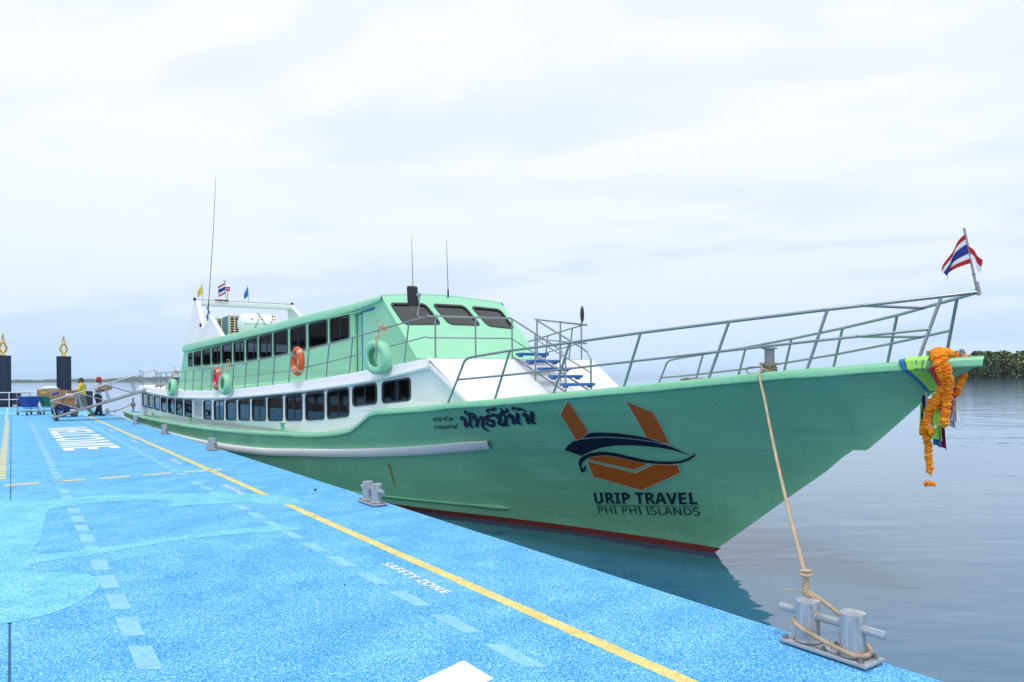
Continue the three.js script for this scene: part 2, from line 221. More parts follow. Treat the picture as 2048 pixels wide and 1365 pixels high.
// ------------------------------------------------------------------ far shores
{
  const R = rng(77), list = [];
  // leaf clump: a ball of small tilted leaf faces
  const clump = (() => {
    const p = [], n = [];
    for (let k = 0; k < 46; k++) {
      const th = Math.acos(2 * R() - 1), ph = R() * 6.283, r = 0.55 + 0.5 * R(), c = V(Math.sin(th) * Math.cos(ph), Math.cos(th) * 0.8, Math.sin(th) * Math.sin(ph)).multiplyScalar(r);
      const a = V(R() - 0.5, R() - 0.5, R() - 0.5).normalize().multiplyScalar(0.26 + R() * 0.2), b = V(R() - 0.5, R() - 0.5, R() - 0.5).cross(a).normalize().multiplyScalar(0.2 + R() * 0.14);
      const q = [c.clone().sub(a), c.clone().add(b), c.clone().add(a), c.clone().sub(b)], nn = a.clone().cross(b).normalize(); if (nn.dot(c) < 0) nn.negate(); nn.lerp(c.clone().normalize(), 0.5).normalize();
      for (const i of [0, 1, 2, 0, 2, 3]) { p.push(q[i].x, q[i].y, q[i].z); n.push(nn.x, nn.y, nn.z); }
    }
    const g = new THREE.BufferGeometry(); g.setAttribute('position', new THREE.Float32BufferAttribute(p, 3)); g.setAttribute('normal', new THREE.Float32BufferAttribute(n, 3)); return g;
  })();
  const cam = (px, dist) => { const u = (px - 1024) / 1450, k = dist / Math.hypot(1, u); return [k * (Math.sin(YAW) + u * Math.cos(YAW)), -k * (Math.cos(YAW) - u * Math.sin(YAW))]; };
  const woods = new THREE.InstancedMesh(clump, new THREE.MeshStandardMaterial({ color: 0xffffff, roughness: 0.85, side: THREE.DoubleSide }), 9000);
  const m4 = new THREE.Matrix4(), q = new THREE.Quaternion(), col = new THREE.Color(); let k = 0;
  const trees = [];
  for (let i = 0; i < 300; i++) {                                   // mangrove belt along the right shore
    const s = R(), px = 1876 + s * s * 900 + R() * 30, depth = R(), d = 520 - s * 130 + depth * 60, [x, z] = cam(px, d);
    trees.push([x, z, (7.0 + depth * 3.4 + R() * R() * 8) * (s < 0.12 ? 0.8 + 1.6 * s : 1), R()]);
  }
  for (const [x, z, h, tone] of trees) {
    for (let c = 0; c < 30 && k < 9000; c++) {
      const f = c < 12 ? R() * 0.75 : 0.7 + R() * 0.3, y = -0.8 + h * f, rad = h * 0.30 * Math.sqrt(clamp(1.1 - f * f * 0.75)), a = R() * 6.283, rr = rad * Math.sqrt(R()), sc = 1.1 + R() * 1.0;
      q.setFromEuler(new THREE.Euler(R() * 6, R() * 6, R() * 6)); m4.compose(V(x + Math.cos(a) * rr, y, z + Math.sin(a) * rr), q, V(sc, sc * 0.85, sc)); woods.setMatrixAt(k, m4);
      const v = 0.75 + 0.5 * R(); col.setRGB((0.17 + 0.09 * tone) * v, (0.25 + 0.05 * tone) * v, (0.08 + 0.02 * tone) * v); woods.setColorAt(k, col); k++;
    }
  }
  woods.count = k; woods.name = 'mangrove_trees'; tag(woods, 'dense green mangrove trees lining the far bank beyond the bow', 'trees', null, 'stuff'); scene.add(woods);
  const land = (name, pts, colr, noise, seed) => {                  // a low bank or ridge: outline points [px, distance, height]
    const N = 220, at = s => { const f = s * (pts.length - 1), i = Math.min(pts.length - 2, Math.floor(f)), t = f - i; return [0, 1, 2].map(j => lerp(pts[i][j], pts[i + 1][j], t)); };
    const g = grid(N, 8, (u, v) => { const [px, d, h] = at(u), [x, z] = cam(px, d + v * d * 0.1), prof = Math.sin(Math.min(1, v * 1.6) * Math.PI / 2); const nz = fbm(u * 60 + seed, v * 3, 4, seed); return V(x, -0.85 + prof * h * (1 + noise * (nz - 0.5)), z); });
    return structure(name, new THREE.Mesh(g, M(colr, 0.95)));
  };
  land('river_bank', [[1876, 525, 0.4], [2000, 480, 0.5], [2300, 400, 0.5], [2800, 360, 0.5]], [0.05, 0.06, 0.035], 0.6, 3);
  land('far_shore', [[-420, 2300, 7], [-60, 2350, 7.5], [90, 2350, 8], [210, 2300, 8], [262, 2250, 14], [330, 2200, 13], [520, 2200, 9], [800, 2300, 10], [1150, 2400, 4]], [0.05, 0.085, 0.075], 0.9, 9);
}

// ------------------------------------------------------------------ ferry; a = metres along the hull axis, b = half-breadth (negative towards the pontoon), y = height above the pontoon deck
const gw = pchip([[3.15, .02], [3.5, .28], [4, .6], [4.5, .87], [5, 1.1], [6, 1.5], [7, 1.8], [8, 2.03], [9, 2.2], [10, 2.33], [11, 2.44], [13, 2.65], [16, 2.92], [20, 3.15], [24, 3.27], [28, 3.33], [34, 3.33], [38, 3.25], [41, 3.15]]);
const cb = pchip([[8.5, 1.55], [9.5, 1.66], [11, 1.8], [12, 1.92], [14, 2.17], [16, 2.42], [20, 2.77], [24, 2.95], [28, 3.03], [34, 3.05], [38, 2.95], [41, 2.8]]);
const uc = pchip([[12, 1.44], [15, 1.47], [18, 1.72], [22, 2.02], [26, 2.25], [31, 2.4], [36, 2.5]]);
const yg = pchip([[3.15, 1.73], [3.68, 1.69], [4.12, 1.652], [4.74, 1.605], [5.54, 1.524], [6.44, 1.44], [7.52, 1.347], [8.42, 1.269], [9.78, 1.164], [10.66, 1.088], [11.74, 1.017], [12.62, .672], [14.3, .482], [16.18, .415], [18.52, .328], [22.06, .243], [27.56, .162], [34.66, .104], [41, .109]]);
const bw = pchip([[6.46, 0], [7.37, .24], [9.01, .77], [9.91, 1.11], [11.05, 1.6], [12.5, 2.1], [14, 2.45], [17, 2.85], [20, 3.05], [24, 3.18], [28, 3.22], [34, 3.2], [41, 3.05]]);
const STEM = [[3.15, 1.66], [3.41, 1.52], [3.63, 1.36], [4.07, .95], [4.28, .76], [4.33, .725], [4.48, .715], [4.61, .62], [4.8, .45], [5.26, .11], [6.46, -.8], [7.4, -1.5]];
const stemY = a => { for (let i = 0; i + 1 < STEM.length; i++) if (a <= STEM[i + 1][0]) { const [x0, y0] = STEM[i], [x1, y1] = STEM[i + 1]; return y0 + (y1 - y0) * (a - x0) / (x1 - x0); } return -1.5; };
function hullB(a, y) { const top = yg(a) - 0.1, yb = a < 6.46 ? stemY(a) : -0.8, b0 = a < 6.46 ? 0 : bw(a), h = clamp((y - yb) / (top - yb)), p = 1.5 - 0.4 * clamp((a - 9) / 9); return b0 + (gw(a) - 0.03 - b0) * Math.pow(h, p); }
const STERN = 40.4;
const BT = pchip([[11.05, 1.908], [13, 1.735], [15.3, 1.56], [17.5, 1.432], [20, 1.325], [23.4, 1.245], [26.6, 1.2], [30, 1.23], [36, 1.37]]);
const BB = pchip([[10.86, 1.72], [13, 1.475], [15.3, 1.3], [17.5, 1.18], [20, 1.07], [23.4, .985], [26.6, .957], [30, 1.0], [36, 1.15]]);
const WT = pchip([[11.6, 1.565], [13.62, 1.39], [15, 1.275], [17, 1.16], [19.7, 1.033], [23.1, .925], [25, .91], [28, .905], [31.4, .94], [34.9, 1.02]]);
const WB = pchip([[13.8, .82], [14.8, .724], [17, .605], [19.7, .51], [23.1, .402], [25, .388], [28, .405], [31.4, .445], [34.9, .475]]), WB2 = pchip([[11.6, 1.178], [13.62, 1.025]]);
const RT = pchip([[13.7, 3.26], [16.84, 3.175], [20, 3.06], [24.1, 2.965], [29.3, 2.89]]), FB = pchip([[13.66, 3.15], [15.2, 3.045], [16.84, 2.977], [20, 2.852], [24.1, 2.742], [29.3, 2.63]]);
const UT = pchip([[15.38, 3.0], [16.4, 2.95], [18.7, 2.86], [22, 2.72], [25.6, 2.61], [28.7, 2.53]]), UB = pchip([[15.38, 2.466], [16.4, 2.40], [18.7, 2.25], [22, 2.13], [25.6, 2.085], [28.7, 2.08]]);

const ferry = thing('ferry', 'mint green and white passenger ferry moored beside the blue pontoon', 'ferry', [7.7, -0.8, -20]);
const L = (a, b, y) => V(b, y + 0.8, 20 - a);
const fp = (name, geo, mat, parent = ferry) => part(name, geo, mat, parent);
const steps = (a0, a1, d) => { const n = Math.max(1, Math.round((a1 - a0) / d)); return Array.from({ length: n + 1 }, (_, i) => lerp(a0, a1, i / n)); };
function ribbon(as, rows, flip, uvs = 1) { return grid(as.length - 1, rows.length - 1, (u, v) => { const a = as[Math.round(u * (as.length - 1))], r = rows[Math.round(v * (rows.length - 1))](a); return L(r[2] ?? a, r[0], r[1]); }, (u, v, q) => [q.z * uvs, q.y * uvs], flip); }
{ // hull shell, one smooth surface a side, with the rolled gunwale at its top
  const as = [3.15, 3.2, 3.3, 3.41, 3.52, 3.63, 3.78, 3.92, 4.07, 4.18, 4.28, 4.33, 4.4, 4.48, 4.61, 4.8, 5.03, 5.26, 5.5, 5.75, 6, 6.25, 6.37, ...steps(6.6, 11.6, 0.25), 11.74, 11.9, 12.1, 12.3, 12.5, 12.62, 12.8, ...steps(13.2, STERN, 0.6)];
  const wob = (a, y) => (fbm(a * 1.6 + 3, y * 2.2 + 9, 3, 61) - 0.5) * 0.014 * clamp((a - 4) / 2);
  const side = s => {
    const rows = [], cap = [];
    const e = a => 0.012 * (vnoise(a * 3, 1, 66) - 0.5);
    for (const [db, dy] of [[-0.13, -0.05], [-0.125, -0.004], [-0.05, 0], [-0.018, -0.012], [0.006, -0.04], [0.012, -0.085], [0.008, -0.102], [-0.028, -0.106]]) cap.push(a => [s * Math.max(0.002, gw(a) + db), yg(a) + dy + (dy < -0.05 ? e(a) : 0)]);
    for (let j = 0; j <= 22; j++) rows.push(a => { const top = yg(a) - 0.104, lo = a < 6.46 ? Math.max(stemY(a), -0.73) : -0.73, y = lerp(top, Math.min(lo, top), j / 22); return [s * Math.max(0.002, hullB(a, y) + wob(a, y)), y]; });
    return [ribbon(as, cap, s > 0), ribbon(as, rows, s > 0)];
  };
  const tr = sheet([...Array(12).keys()].map(i => { const y = lerp(-0.73, yg(STERN) - 0.1, i / 11); return [hullB(STERN, y), y]; }).concat([...Array(12).keys()].map(i => { const y = lerp(yg(STERN) - 0.1, -0.73, i / 11); return [-hullB(STERN, y), y]; })), [], (b, y, d) => L(STERN - d, b, y), 0.05);
  fp('hull', [...side(-1), ...side(1), tr], mHull);
  const low = s => ribbon(steps(6.32, STERN, 0.35), [0, 0.25, 0.5, 0.75, 1].map(v => a => { const y = lerp(-0.726, -1.6, v), lo = a < 7.4 ? Math.max(stemY(a), -1.6) : -1.6, yy = Math.max(y, Math.min(lo, -0.726)); return [s * Math.max(0.002, (yy > -0.8 ? hullB(a, yy) : bw(a) * (1 - v * v * 0.8)) + 0.004), yy]; }), s > 0);
  fp('boot_topping', [low(-1), low(1)], mRed);
  const rubY = pchip([[9.35, .53], [11.1, .32], [13.1, .15], [14.8, .04], [17, -.10], [20.6, -.215], [25, -.27], [32, -.3], [40, -.28]]);
  for (const s of [-1, 1]) {
    const rr = [[0, .085], [.07, .078], [.092, .06], [.1, .0], [.096, -.062], [.06, -.078], [-.01, -.09]].map(([o, dy]) => a => { const y = rubY(a) + dy * (a < 9.6 ? 0.9 : 1); return [s * (hullB(a, rubY(a) + dy) + o * clamp((a - 9.2) / 0.15)), y, a + (a < 9.4 ? -dy * 0.7 : 0)]; });
    fp('rub_rail', ribbon(steps(9.3, STERN, 0.3), rr, s > 0), mWhite);
    fp('spray_rail', grid(70, 10, (u, v) => { const a = 9.66 + u * u * 12, t = v * 6.283, k = a < 9.9 ? Math.sqrt(clamp((a - 9.655) / 0.25)) : lerp(1, 0.55, clamp((a - 9.9) / 0.6)), y0 = -0.56 - 0.05 * clamp((a - 9.8) / 3); return L(a, s * (hullB(a, y0) + 0.01 + Math.cos(t) * 0.055 * k), y0 + Math.sin(t) * 0.045 * k); }, (u, v, q) => [q.z, q.y]), mHull);
    fp('side_deck', ribbon(steps(9, 37, 0.5), [a => [s * (cb(a) - 0.05), yg(a) - 0.03], a => [s * (gw(a) - 0.1), yg(a) - 0.03]], s < 0), mHull);
  }
  fp('foredeck', ribbon(steps(3.3, 9.6, 0.3), [-1, -0.5, 0, 0.5, 1].map(k => a => [k * Math.max(0.01, gw(a) - 0.1), yg(a) - 0.055 + 0.02 * (1 - k * k)])), mHull);
  fp('aft_deck', ribbon(steps(35.4, STERN, 0.5), [-1, 0, 1].map(k => a => [k * (gw(a) - 0.1), yg(a) - 0.05])), M([0.05, 0.32, 0.5], 0.6));
}
// windows in a wall: a gasket frame with its pane; map bends the flat outline on to the wall
function windowIn(pts, map, glass, mullion) {
  const o = roundPoly(offsetPoly(pts, 0.022), 0.11), inner = roundPoly(offsetPoly(pts, -0.02), 0.085);
  const list = [sheet(o, [inner], (u, v, d) => map(u, v, d - 0.014), 0.045)];
  if (mullion) { const [p0, p1, p2, p3] = pts, k = mullion, t = [lerp(p0[0], p1[0], k), lerp(p0[1], p1[1], k)], b = [lerp(p3[0], p2[0], k), lerp(p3[1], p2[1], k)]; list.push(sheet([[t[0] - .012, t[1]], [t[0] + .012, t[1]], [b[0] + .012, b[1]], [b[0] - .012, b[1]]], [], (u, v, d) => map(u, v, d + 0.002), 0.03)); }
  const w = fp('window', list, mGasket);
  part('pane', sheet(offsetPoly(inner, 0.008), [], (u, v, d) => map(u, v, d + 0.013), 0), glass, w);
}
{ // lower saloon walls
  const lw = [[34.83, 33.39], [33.13, 31.92], [31.68, 30.42], [30.14, 28.94], [28.7, 27.43], [27.21, 26.08], [25.82, 24.78], [23.28, 22.44], [22.12, 21.18], [20.95, 20.07], [19.86, 19.01], [18.81, 17.92], [17.76, 16.9], [16.71, 15.85], [15.66, 14.82], [14.67, 13.79], [13.62, 12.74], [12.53, 11.61]];
  for (const s of [-1, 1]) {
    const map = (a, y, d) => L(a, s * (cb(a) - d), y);
    const rect = ([a1, a0]) => { const bt = a1 < 13.7 ? WB2 : WB; return [[a0, WT(a0)], [a1, WT(a1)], [a1, bt(a1)], [a0, bt(a0)]]; };
    const holes = lw.map(w => roundPoly(rect(w), 0.1));
    const lou = [[23.5, WT(23.5) + .01], [24.58, WT(24.58) + .01], [24.58, WB(24.58) + .03], [23.5, WB(23.5) + .03]]; holes.push(lou);
    const c = [...steps(10.93, 35.6, 0.42).map(a => [a, BB(a) + 0.03]), ...steps(9.75, 35.6, 0.42).reverse().map(a => [a, yg(a) - 0.06])];
    fp('saloon_wall', sheet(c, holes, map, 0.05), mWhite);
    lw.forEach((w, i) => windowIn(rect(w), map, mGlass, [0, 0, 0, 0, 0, 0, 0, 0, .5, 0, 0, .5, 0, .5, 0, .5, .5, .45][i]));
    fp('louver_back', sheet(lou, [], (a, y, d) => map(a, y, d + 0.06), 0.02), mBlack);
    for (let k = 0; k < 10; k++) { const f = (k + 0.5) / 10; fp('louver_slat', ribbon(steps(23.5, 24.58, 0.54), [[-0.004, .017], [.012, -.017], [.05, -.005], [.03, .02], [-0.004, .017]].map(([d, dy]) => a => [s * (cb(a) - d), lerp(WB(a) + .03, WT(a) + .01, f) + dy])), mWhite); }
    // deck edge band above, its lower lip, and the sloping trim at the forward end
    fp('deck_band', ribbon(steps(10.98, 36, 0.4), [a => [s * (cb(a) - 0.03), BB(a) - 0.004], a => [s * (cb(a) + 0.06), BB(a)], a => [s * (cb(a) + 0.085), BB(a) + 0.02], a => [s * (cb(a) + 0.085), BB(a) + 0.055], a => [s * (cb(a) + 0.05), BB(a) + 0.075], a => [s * (cb(a) + 0.03), lerp(BB(a), BT(a), 0.8)], a => [s * (cb(a) + 0.012), BT(a) - 0.012], a => [s * (cb(a) - 0.01), BT(a)], a => [s * (cb(a) - 0.2), BT(a)]], s > 0), mWhite);
    fp('band_end', sheet([[cb(10.98) - 0.25, 1.72], [cb(10.98) + 0.083, 1.712], [cb(10.98) + 0.083, 1.765], [cb(10.98) + 0.012, 1.905], [cb(10.98) - 0.25, 1.905]], [], (b, y, d) => L(10.985 - d, s * b, y), 0.02), mWhite);
    const c0 = [11.0, 1.725], c1 = [9.72, 1.0];
    fp('slope_trim', grid(8, 4, (u, v) => { const w = [[0, .012], [0.012, .06], [.1, .06], [.11, 0.02], [.11, -.01]][Math.round(v * 4)], a = lerp(c0[0], c1[0], u), y = lerp(c0[1], c1[1], u); return L(a - w[0] * 0.5, s * (cb(a) + w[1]), y + w[0] * 0.85); }, (u, v, q) => [q.z, q.y], s > 0), mWhite);
    // blue seat rows inside
    for (let a = 13; a < 35; a += 1.05) { const y = WB(Math.max(a, 13.8)); fp('seat_row', [box(1.5, 0.62, 0.1, s * (cb(a) - 1.15), y + 0.8 - 0.13, 20 - a, 0.04), box(1.5, 0.1, 0.42, s * (cb(a) - 1.15), y + 0.8 - 0.45, 20 - a + 0.24, 0.03)], mSeat); }
  }
  for (const [a, w] of [[12.2, 0.2], [14.9, 0.12], [17.95, 0.14], [25.1, 0.2], [30.2, 0.25]]) fp('curtain', grid(16, 4, (u, v) => { const q = a + (u - 0.5) * w * (0.8 + 0.3 * v); return L(q, -(cb(q) - 0.1 - 0.015 * Math.sin(u * 25)), lerp(WT(q), a < 13.7 ? WB2(q) : WB(q), v)); }), M([0.55, 0.56, 0.6], 0.9));
  fp('saloon_floor', ribbon(steps(10.6, 35.6, 1), [-1, 1].map(k => a => [k * (cb(a) - 0.06), (a < 13.8 ? 0.15 : WB(a) - 0.75)])), mFloor);
  fp('aft_wall', sheet([[-cb(35.6), yg(35.6) - .04], [cb(35.6), yg(35.6) - .04], [cb(35.6), BB(35.6) + .02], [-cb(35.6), BB(35.6) + .02]], [[[-0.5, .2], [0.5, .2], [0.5, 1.05], [-0.5, 1.05]]], (b, y, d) => L(35.6 - d, b, y), 0.05), mWhite);
  fp('upper_deck', grid(80, 6, (u, v) => { const a = lerp(10.98, 36, u), k = v * 2 - 1; return L(a, k * (cb(a) + 0.01), BT(a) - 0.006 + 0.0 * k); }, (u, v, q) => [q.z, q.x]), mWhite);
  fp('saloon_ceiling', grid(60, 2, (u, v) => { const a = lerp(10.98, 35.6, u), k = v * 2 - 1; return L(a, k * (cb(a) - 0.02), BB(a) + 0.012); }), mInside);
  fp('front_slope', grid(6, 10, (u, v) => { const a = lerp(11.0, 9.55, v), k = u * 2 - 1; return L(a, k * (cb(a) + 0.05), lerp(1.905, 0.995, v)); }, (u, v, q) => [q.x, q.z]), mWhite);
}
{ // upper cabin and wheelhouse
  const K = 1.143, upw = [[28.66, 28.04], [27.82, 26.8], [26.6, 25.58], [25.38, 24.42], [24.26, 23.28], [23.08, 22.12], [21.92, 21.02], [20.84, 19.9], [19.74, 18.8], [18.6, 17.66], [17.48, 16.5], [16.34, 15.38]];
  for (const s of [-1, 1]) {
    const map = (a, y, d) => L(a, s * (uc(a) - d), y), rect = ([a1, a0]) => [[a0, UT(a0)], [a1, UT(a1)], [a1, UB(a1)], [a0, UB(a0)]];
    const c = [[12.22, 1.955], [13.62, 3.17], ...steps(14, 29.35, 0.5).map(a => [a, FB(a) + 0.03]), ...steps(12.4, 30.5, 0.5).reverse().map(a => [a, BT(a) - 0.03])];
    const doorway = [[14.06, 3.03], [15.1, 2.985], [15.1, BT(15.1) + .1], [14.06, BT(14.06) + .1]];
    fp('cabin_wall', sheet(c, [...upw.map(w => roundPoly(rect(w), 0.11)), doorway], map, 0.05), mMint);
    upw.forEach((w, i) => windowIn(rect(w), map, mGlassDark, [0, 0, 0, .4, 0, .45, .35, .45, 0, .5, 0, .5][i]));
    const d0 = [[14.03, 3.01], [14.72, 2.985], [14.72, BT(14.72) + .1], [14.03, BT(14.03) + .1]], d1 = [[14.7, 2.985], [15.13, 2.975], [15.13, BT(15.13) + .1], [14.7, BT(14.7) + .1]];
    const door = fp('door', [sheet(d0, [], (a, y, d) => map(a, y, d + 0.012), 0.03), sheet(d1, [], (a, y, d) => map(a, y, d + 0.075), 0.03)], mMint);
    part('door_trim', [sheet([[14.7, 2.98], [14.73, 2.98], [14.73, BT(14.7) + .11], [14.7, BT(14.7) + .11]], [], (a, y, d) => map(a, y, d + 0.002), 0.02), sheet([[14.05, 3.06], [14.72, 3.035], [14.72, 2.99], [14.05, 3.015]], [], (a, y, d) => map(a, y, d - 0.012), 0.02)], mBlueTrim, door);
    part('door_handle', pipe([L(14.64, s * (uc(14.64) + .0), 2.5), L(14.64, s * (uc(14.64) + .04), 2.5), L(14.64, s * (uc(14.64) + .04), 2.38), L(14.64, s * uc(14.64), 2.38)], 0.01), mSteel, door);
    fp('roof_fascia', ribbon([13.64, ...steps(13.9, 29.4, 0.5)], [a => [s * (uc(a) - 0.02), FB(a) - 0.002], a => [s * (uc(a) + 0.05), FB(a)], a => [s * (uc(a) + 0.06), FB(a) + 0.015], a => [s * (uc(a) + 0.052), lerp(FB(a), RT(a), 0.55)], a => [s * (uc(a) + 0.035), RT(a) - 0.02], a => [s * (uc(a) + 0.01), RT(a)]], s > 0), mMint);
    fp('wall_skirting', sheet([[12.35, BT(12.3) + 0.005], [30.4, BT(30.4) + 0.005], [30.4, BT(30.4) + .05], [12.4, BT(12.3) + 0.05]].flatMap((p, i, q) => i === 0 ? steps(12.35, 30.4, 0.6).map(a => [a, BT(a) + 0.004]) : i === 2 ? steps(12.4, 30.4, 0.6).reverse().map(a => [a, BT(a) + 0.05]) : []), [], (a, y, d) => map(a, y, d - 0.012), 0.012), mMint);
  }
  fp('roof', grid(60, 10, (u, v) => { const k = v * 2 - 1, a = lerp(13.68 + 0.114 * (1 - k * k), 29.4, u); return L(a, k * (uc(a) + 0.012), RT(a) - 0.002 + 0.10 * (1 - k * k)); }, (u, v, q) => [q.z, q.x]), mMint);
  const face = (b, y, d) => L(12.22 + K * (y - 1.97) + d * 0.65, b, y - d * 0.75);
  const panes = [[[-1.37, 3.075], [-.56, 3.105], [-.47, 2.665], [-1.31, 2.63]], [[-.37, 3.11], [.40, 3.11], [.49, 2.675], [-.27, 2.675]], [[.58, 3.105], [1.30, 3.075], [1.33, 2.63], [.68, 2.665]]];
  const top = [...Array(13).keys()].map(i => { const k = i / 6 - 1; return [k * 1.475, 3.262 + 0.10 * (1 - k * k)]; });
  fp('wheelhouse_front', sheet([[1.445, 1.94], [-1.445, 1.94], ...top], panes.map(p => roundPoly(p, 0.12)), face, 0.05), mMint);
  for (const p of panes) windowIn(p, face, mShield, 0);
  fp('cabin_aft_wall', sheet([[-2.37, 1.22], [2.37, 1.22], [2.33, 2.66], [-2.33, 2.66]], [], (b, y, d) => L(30.35 - (y - 1.22) * 0.72 - d, b, y), 0.05), mMint);
  fp('cabin_floor', grid(30, 2, (u, v) => { const a = lerp(12.6, 30, u); return L(a, (v * 2 - 1) * (uc(a) - 0.06), BT(a) + 0.02); }), mFloor);
  for (const s of [-1, 1]) for (let a = 16; a < 29; a += 1.05) fp('seat_row', box(1.0, 0.75, 0.1, s * (uc(a) - 0.7), BT(a) + 0.8 + 0.42, 20 - a, 0.04), mSeat);
  fp('helm_console', box(2.4, 0.5, 0.5, 0, 0.8 + 2.32, 20 - 13.35, 0.05), mInside);
}
{ // railings: stainless pipe, each rail and post its own piece
  const post = [[9.70, 1.15], [8.62, 1.225], [7.54, 1.3], [6.5, 1.38], [5.5, 1.46], [4.54, 1.55], [3.64, 1.66]], top = [[9.24, 1.856], [8.30, 1.929], [7.26, 1.998], [6.26, 2.078], [5.26, 2.158], [4.34, 2.237], [3.46, 2.318]], mid = [[9.45, 1.53], [8.45, 1.585], [7.4, 1.655], [6.38, 1.738], [5.38, 1.825], [4.44, 1.915], [3.55, 2.0]];
  const gb = a => Math.max(0.02, gw(a) - 0.09);
  for (const s of [-1, 1]) {
    const at = ([a, y]) => L(a, s * gb(a), y);
    fp('bow_rail', pipe([at([9.34, 1.70]), at([9.28, 1.80]), at([9.2, 1.845]), at([9.05, 1.868]), ...top.slice(1).map(at), L(3.2, 0, 2.345)], 0.018, 10), mSteel);
    fp('bow_rail', pipe(mid.map(at), 0.015), mSteel);
    post.forEach((p, i) => fp('rail_post', rod(at(p), i ? at(top[i]) : at([9.34, 1.70]), 0.0165, 0.0165, 10), mSteel));
    const near = [36, 34.9, 31.2, 28.9, 26.55, 23.4, 20.34, 18.4, 16.57, 14.54, 12.96, 11.6, 11.12], rt = pchip([[11.1, 2.62], [12.43, 2.503], [12.96, 2.438], [14.54, 2.292], [16.57, 2.135], [20.34, 1.967], [26.55, 1.851], [31.2, 1.86], [36, 2.02]]), rm = pchip([[11.1, 2.275], [12.97, 2.074], [14.55, 1.918], [16.58, 1.746], [20.35, 1.63], [26.57, 1.53], [31.2, 1.545], [36, 1.7]]);
    const run = as => { fp('deck_rail', pipe(as.map(a => L(a, s * cb(a), rt(a))), 0.0155), mSteel); fp('deck_rail', pipe(as.map(a => L(a, s * cb(a), rm(a))), 0.012), mSteel); };
    run(near.slice(2)); run([36, 35.4, 34.6]);
    for (const a of [36, 35.3, 34.6, 31.2, 30.2, 29.1, 28, 26.95, 25.81, 24.67, 23.54, 22.48, 21.4, 20.4, 19.38, 18.46, 17.49, 16.56, 15.65, 14.74, 13.78, 12.8, 11.8]) fp('rail_post', rod(L(a, s * (cb(a) - 0.005), BT(a) - 0.01), L(a - 0.16, s * cb(a - 0.16), rt(a - 0.16)), 0.0145), mSteel);
  }
  fp('bow_rail_brace', rod(L(4.06, -gb(4.06), 2.262), L(3.92, gb(3.92), 2.272), 0.015), mSteel); fp('bow_rail_brace', rod(L(4.1, -gb(4.1), 1.946), L(3.96, gb(3.96), 1.962), 0.013), mSteel);
  const F = 11.1, front = (b0, b1, posts) => { for (const [y, r] of [[2.66, .0165], [2.285, .013]]) fp('front_rail', rod(L(F, b0, y - (b0 < -1 ? .03 : 0)), L(F, b1, y - (b1 > 1 ? .06 : 0)), r), mSteel); for (const b of posts) fp('rail_post', rod(L(F, b, 1.9), L(F, b, 2.655), 0.0155), mSteel); };
  front(-1.81, -0.02, [-1.64, -0.82, -0.02]); front(0.56, 1.81, [0.56, 1.13, 1.66]);
  // stair up the white slope
  for (const [b, nm] of [[-0.04, 0], [0.52, 1]]) {
    fp('stair_stringer', pipe([L(11.02, b, 1.93), L(9.42, b, 1.27)], 0.018), mSteelOld);
    fp('handrail', pipe([L(F, b, 2.66), L(9.72, b, 2.06), L(9.58, b, 1.98), L(9.5, b, 1.86), L(9.5, b, 1.1)], 0.0165, 10), mSteel);
    fp('handrail', pipe([L(F, b, 2.285), L(9.5, b, 1.63)], 0.012), mSteel);
    fp('rail_post', rod(L(10.35, b, 1.5), L(10.35, b, 2.35), 0.0145), mSteel);
  }
  for (let k = 0; k < 5; k++) { const f = k / 4, t = fp('stair_tread', box(0.64, 0.05, 0.18, 0.24, lerp(1.985, 1.43, f) + 0.8, 20 - lerp(10.82, 9.52, f), 0.008), mBlueTrim); part('tread_bracket', [box(0.05, 0.04, 0.09, -0.03, lerp(1.985, 1.43, f) + 0.765, 20 - lerp(10.82, 9.52, f)), box(0.05, 0.04, 0.09, 0.51, lerp(1.985, 1.43, f) + 0.765, 20 - lerp(10.82, 9.52, f))], mBlueTrim, t); }
}

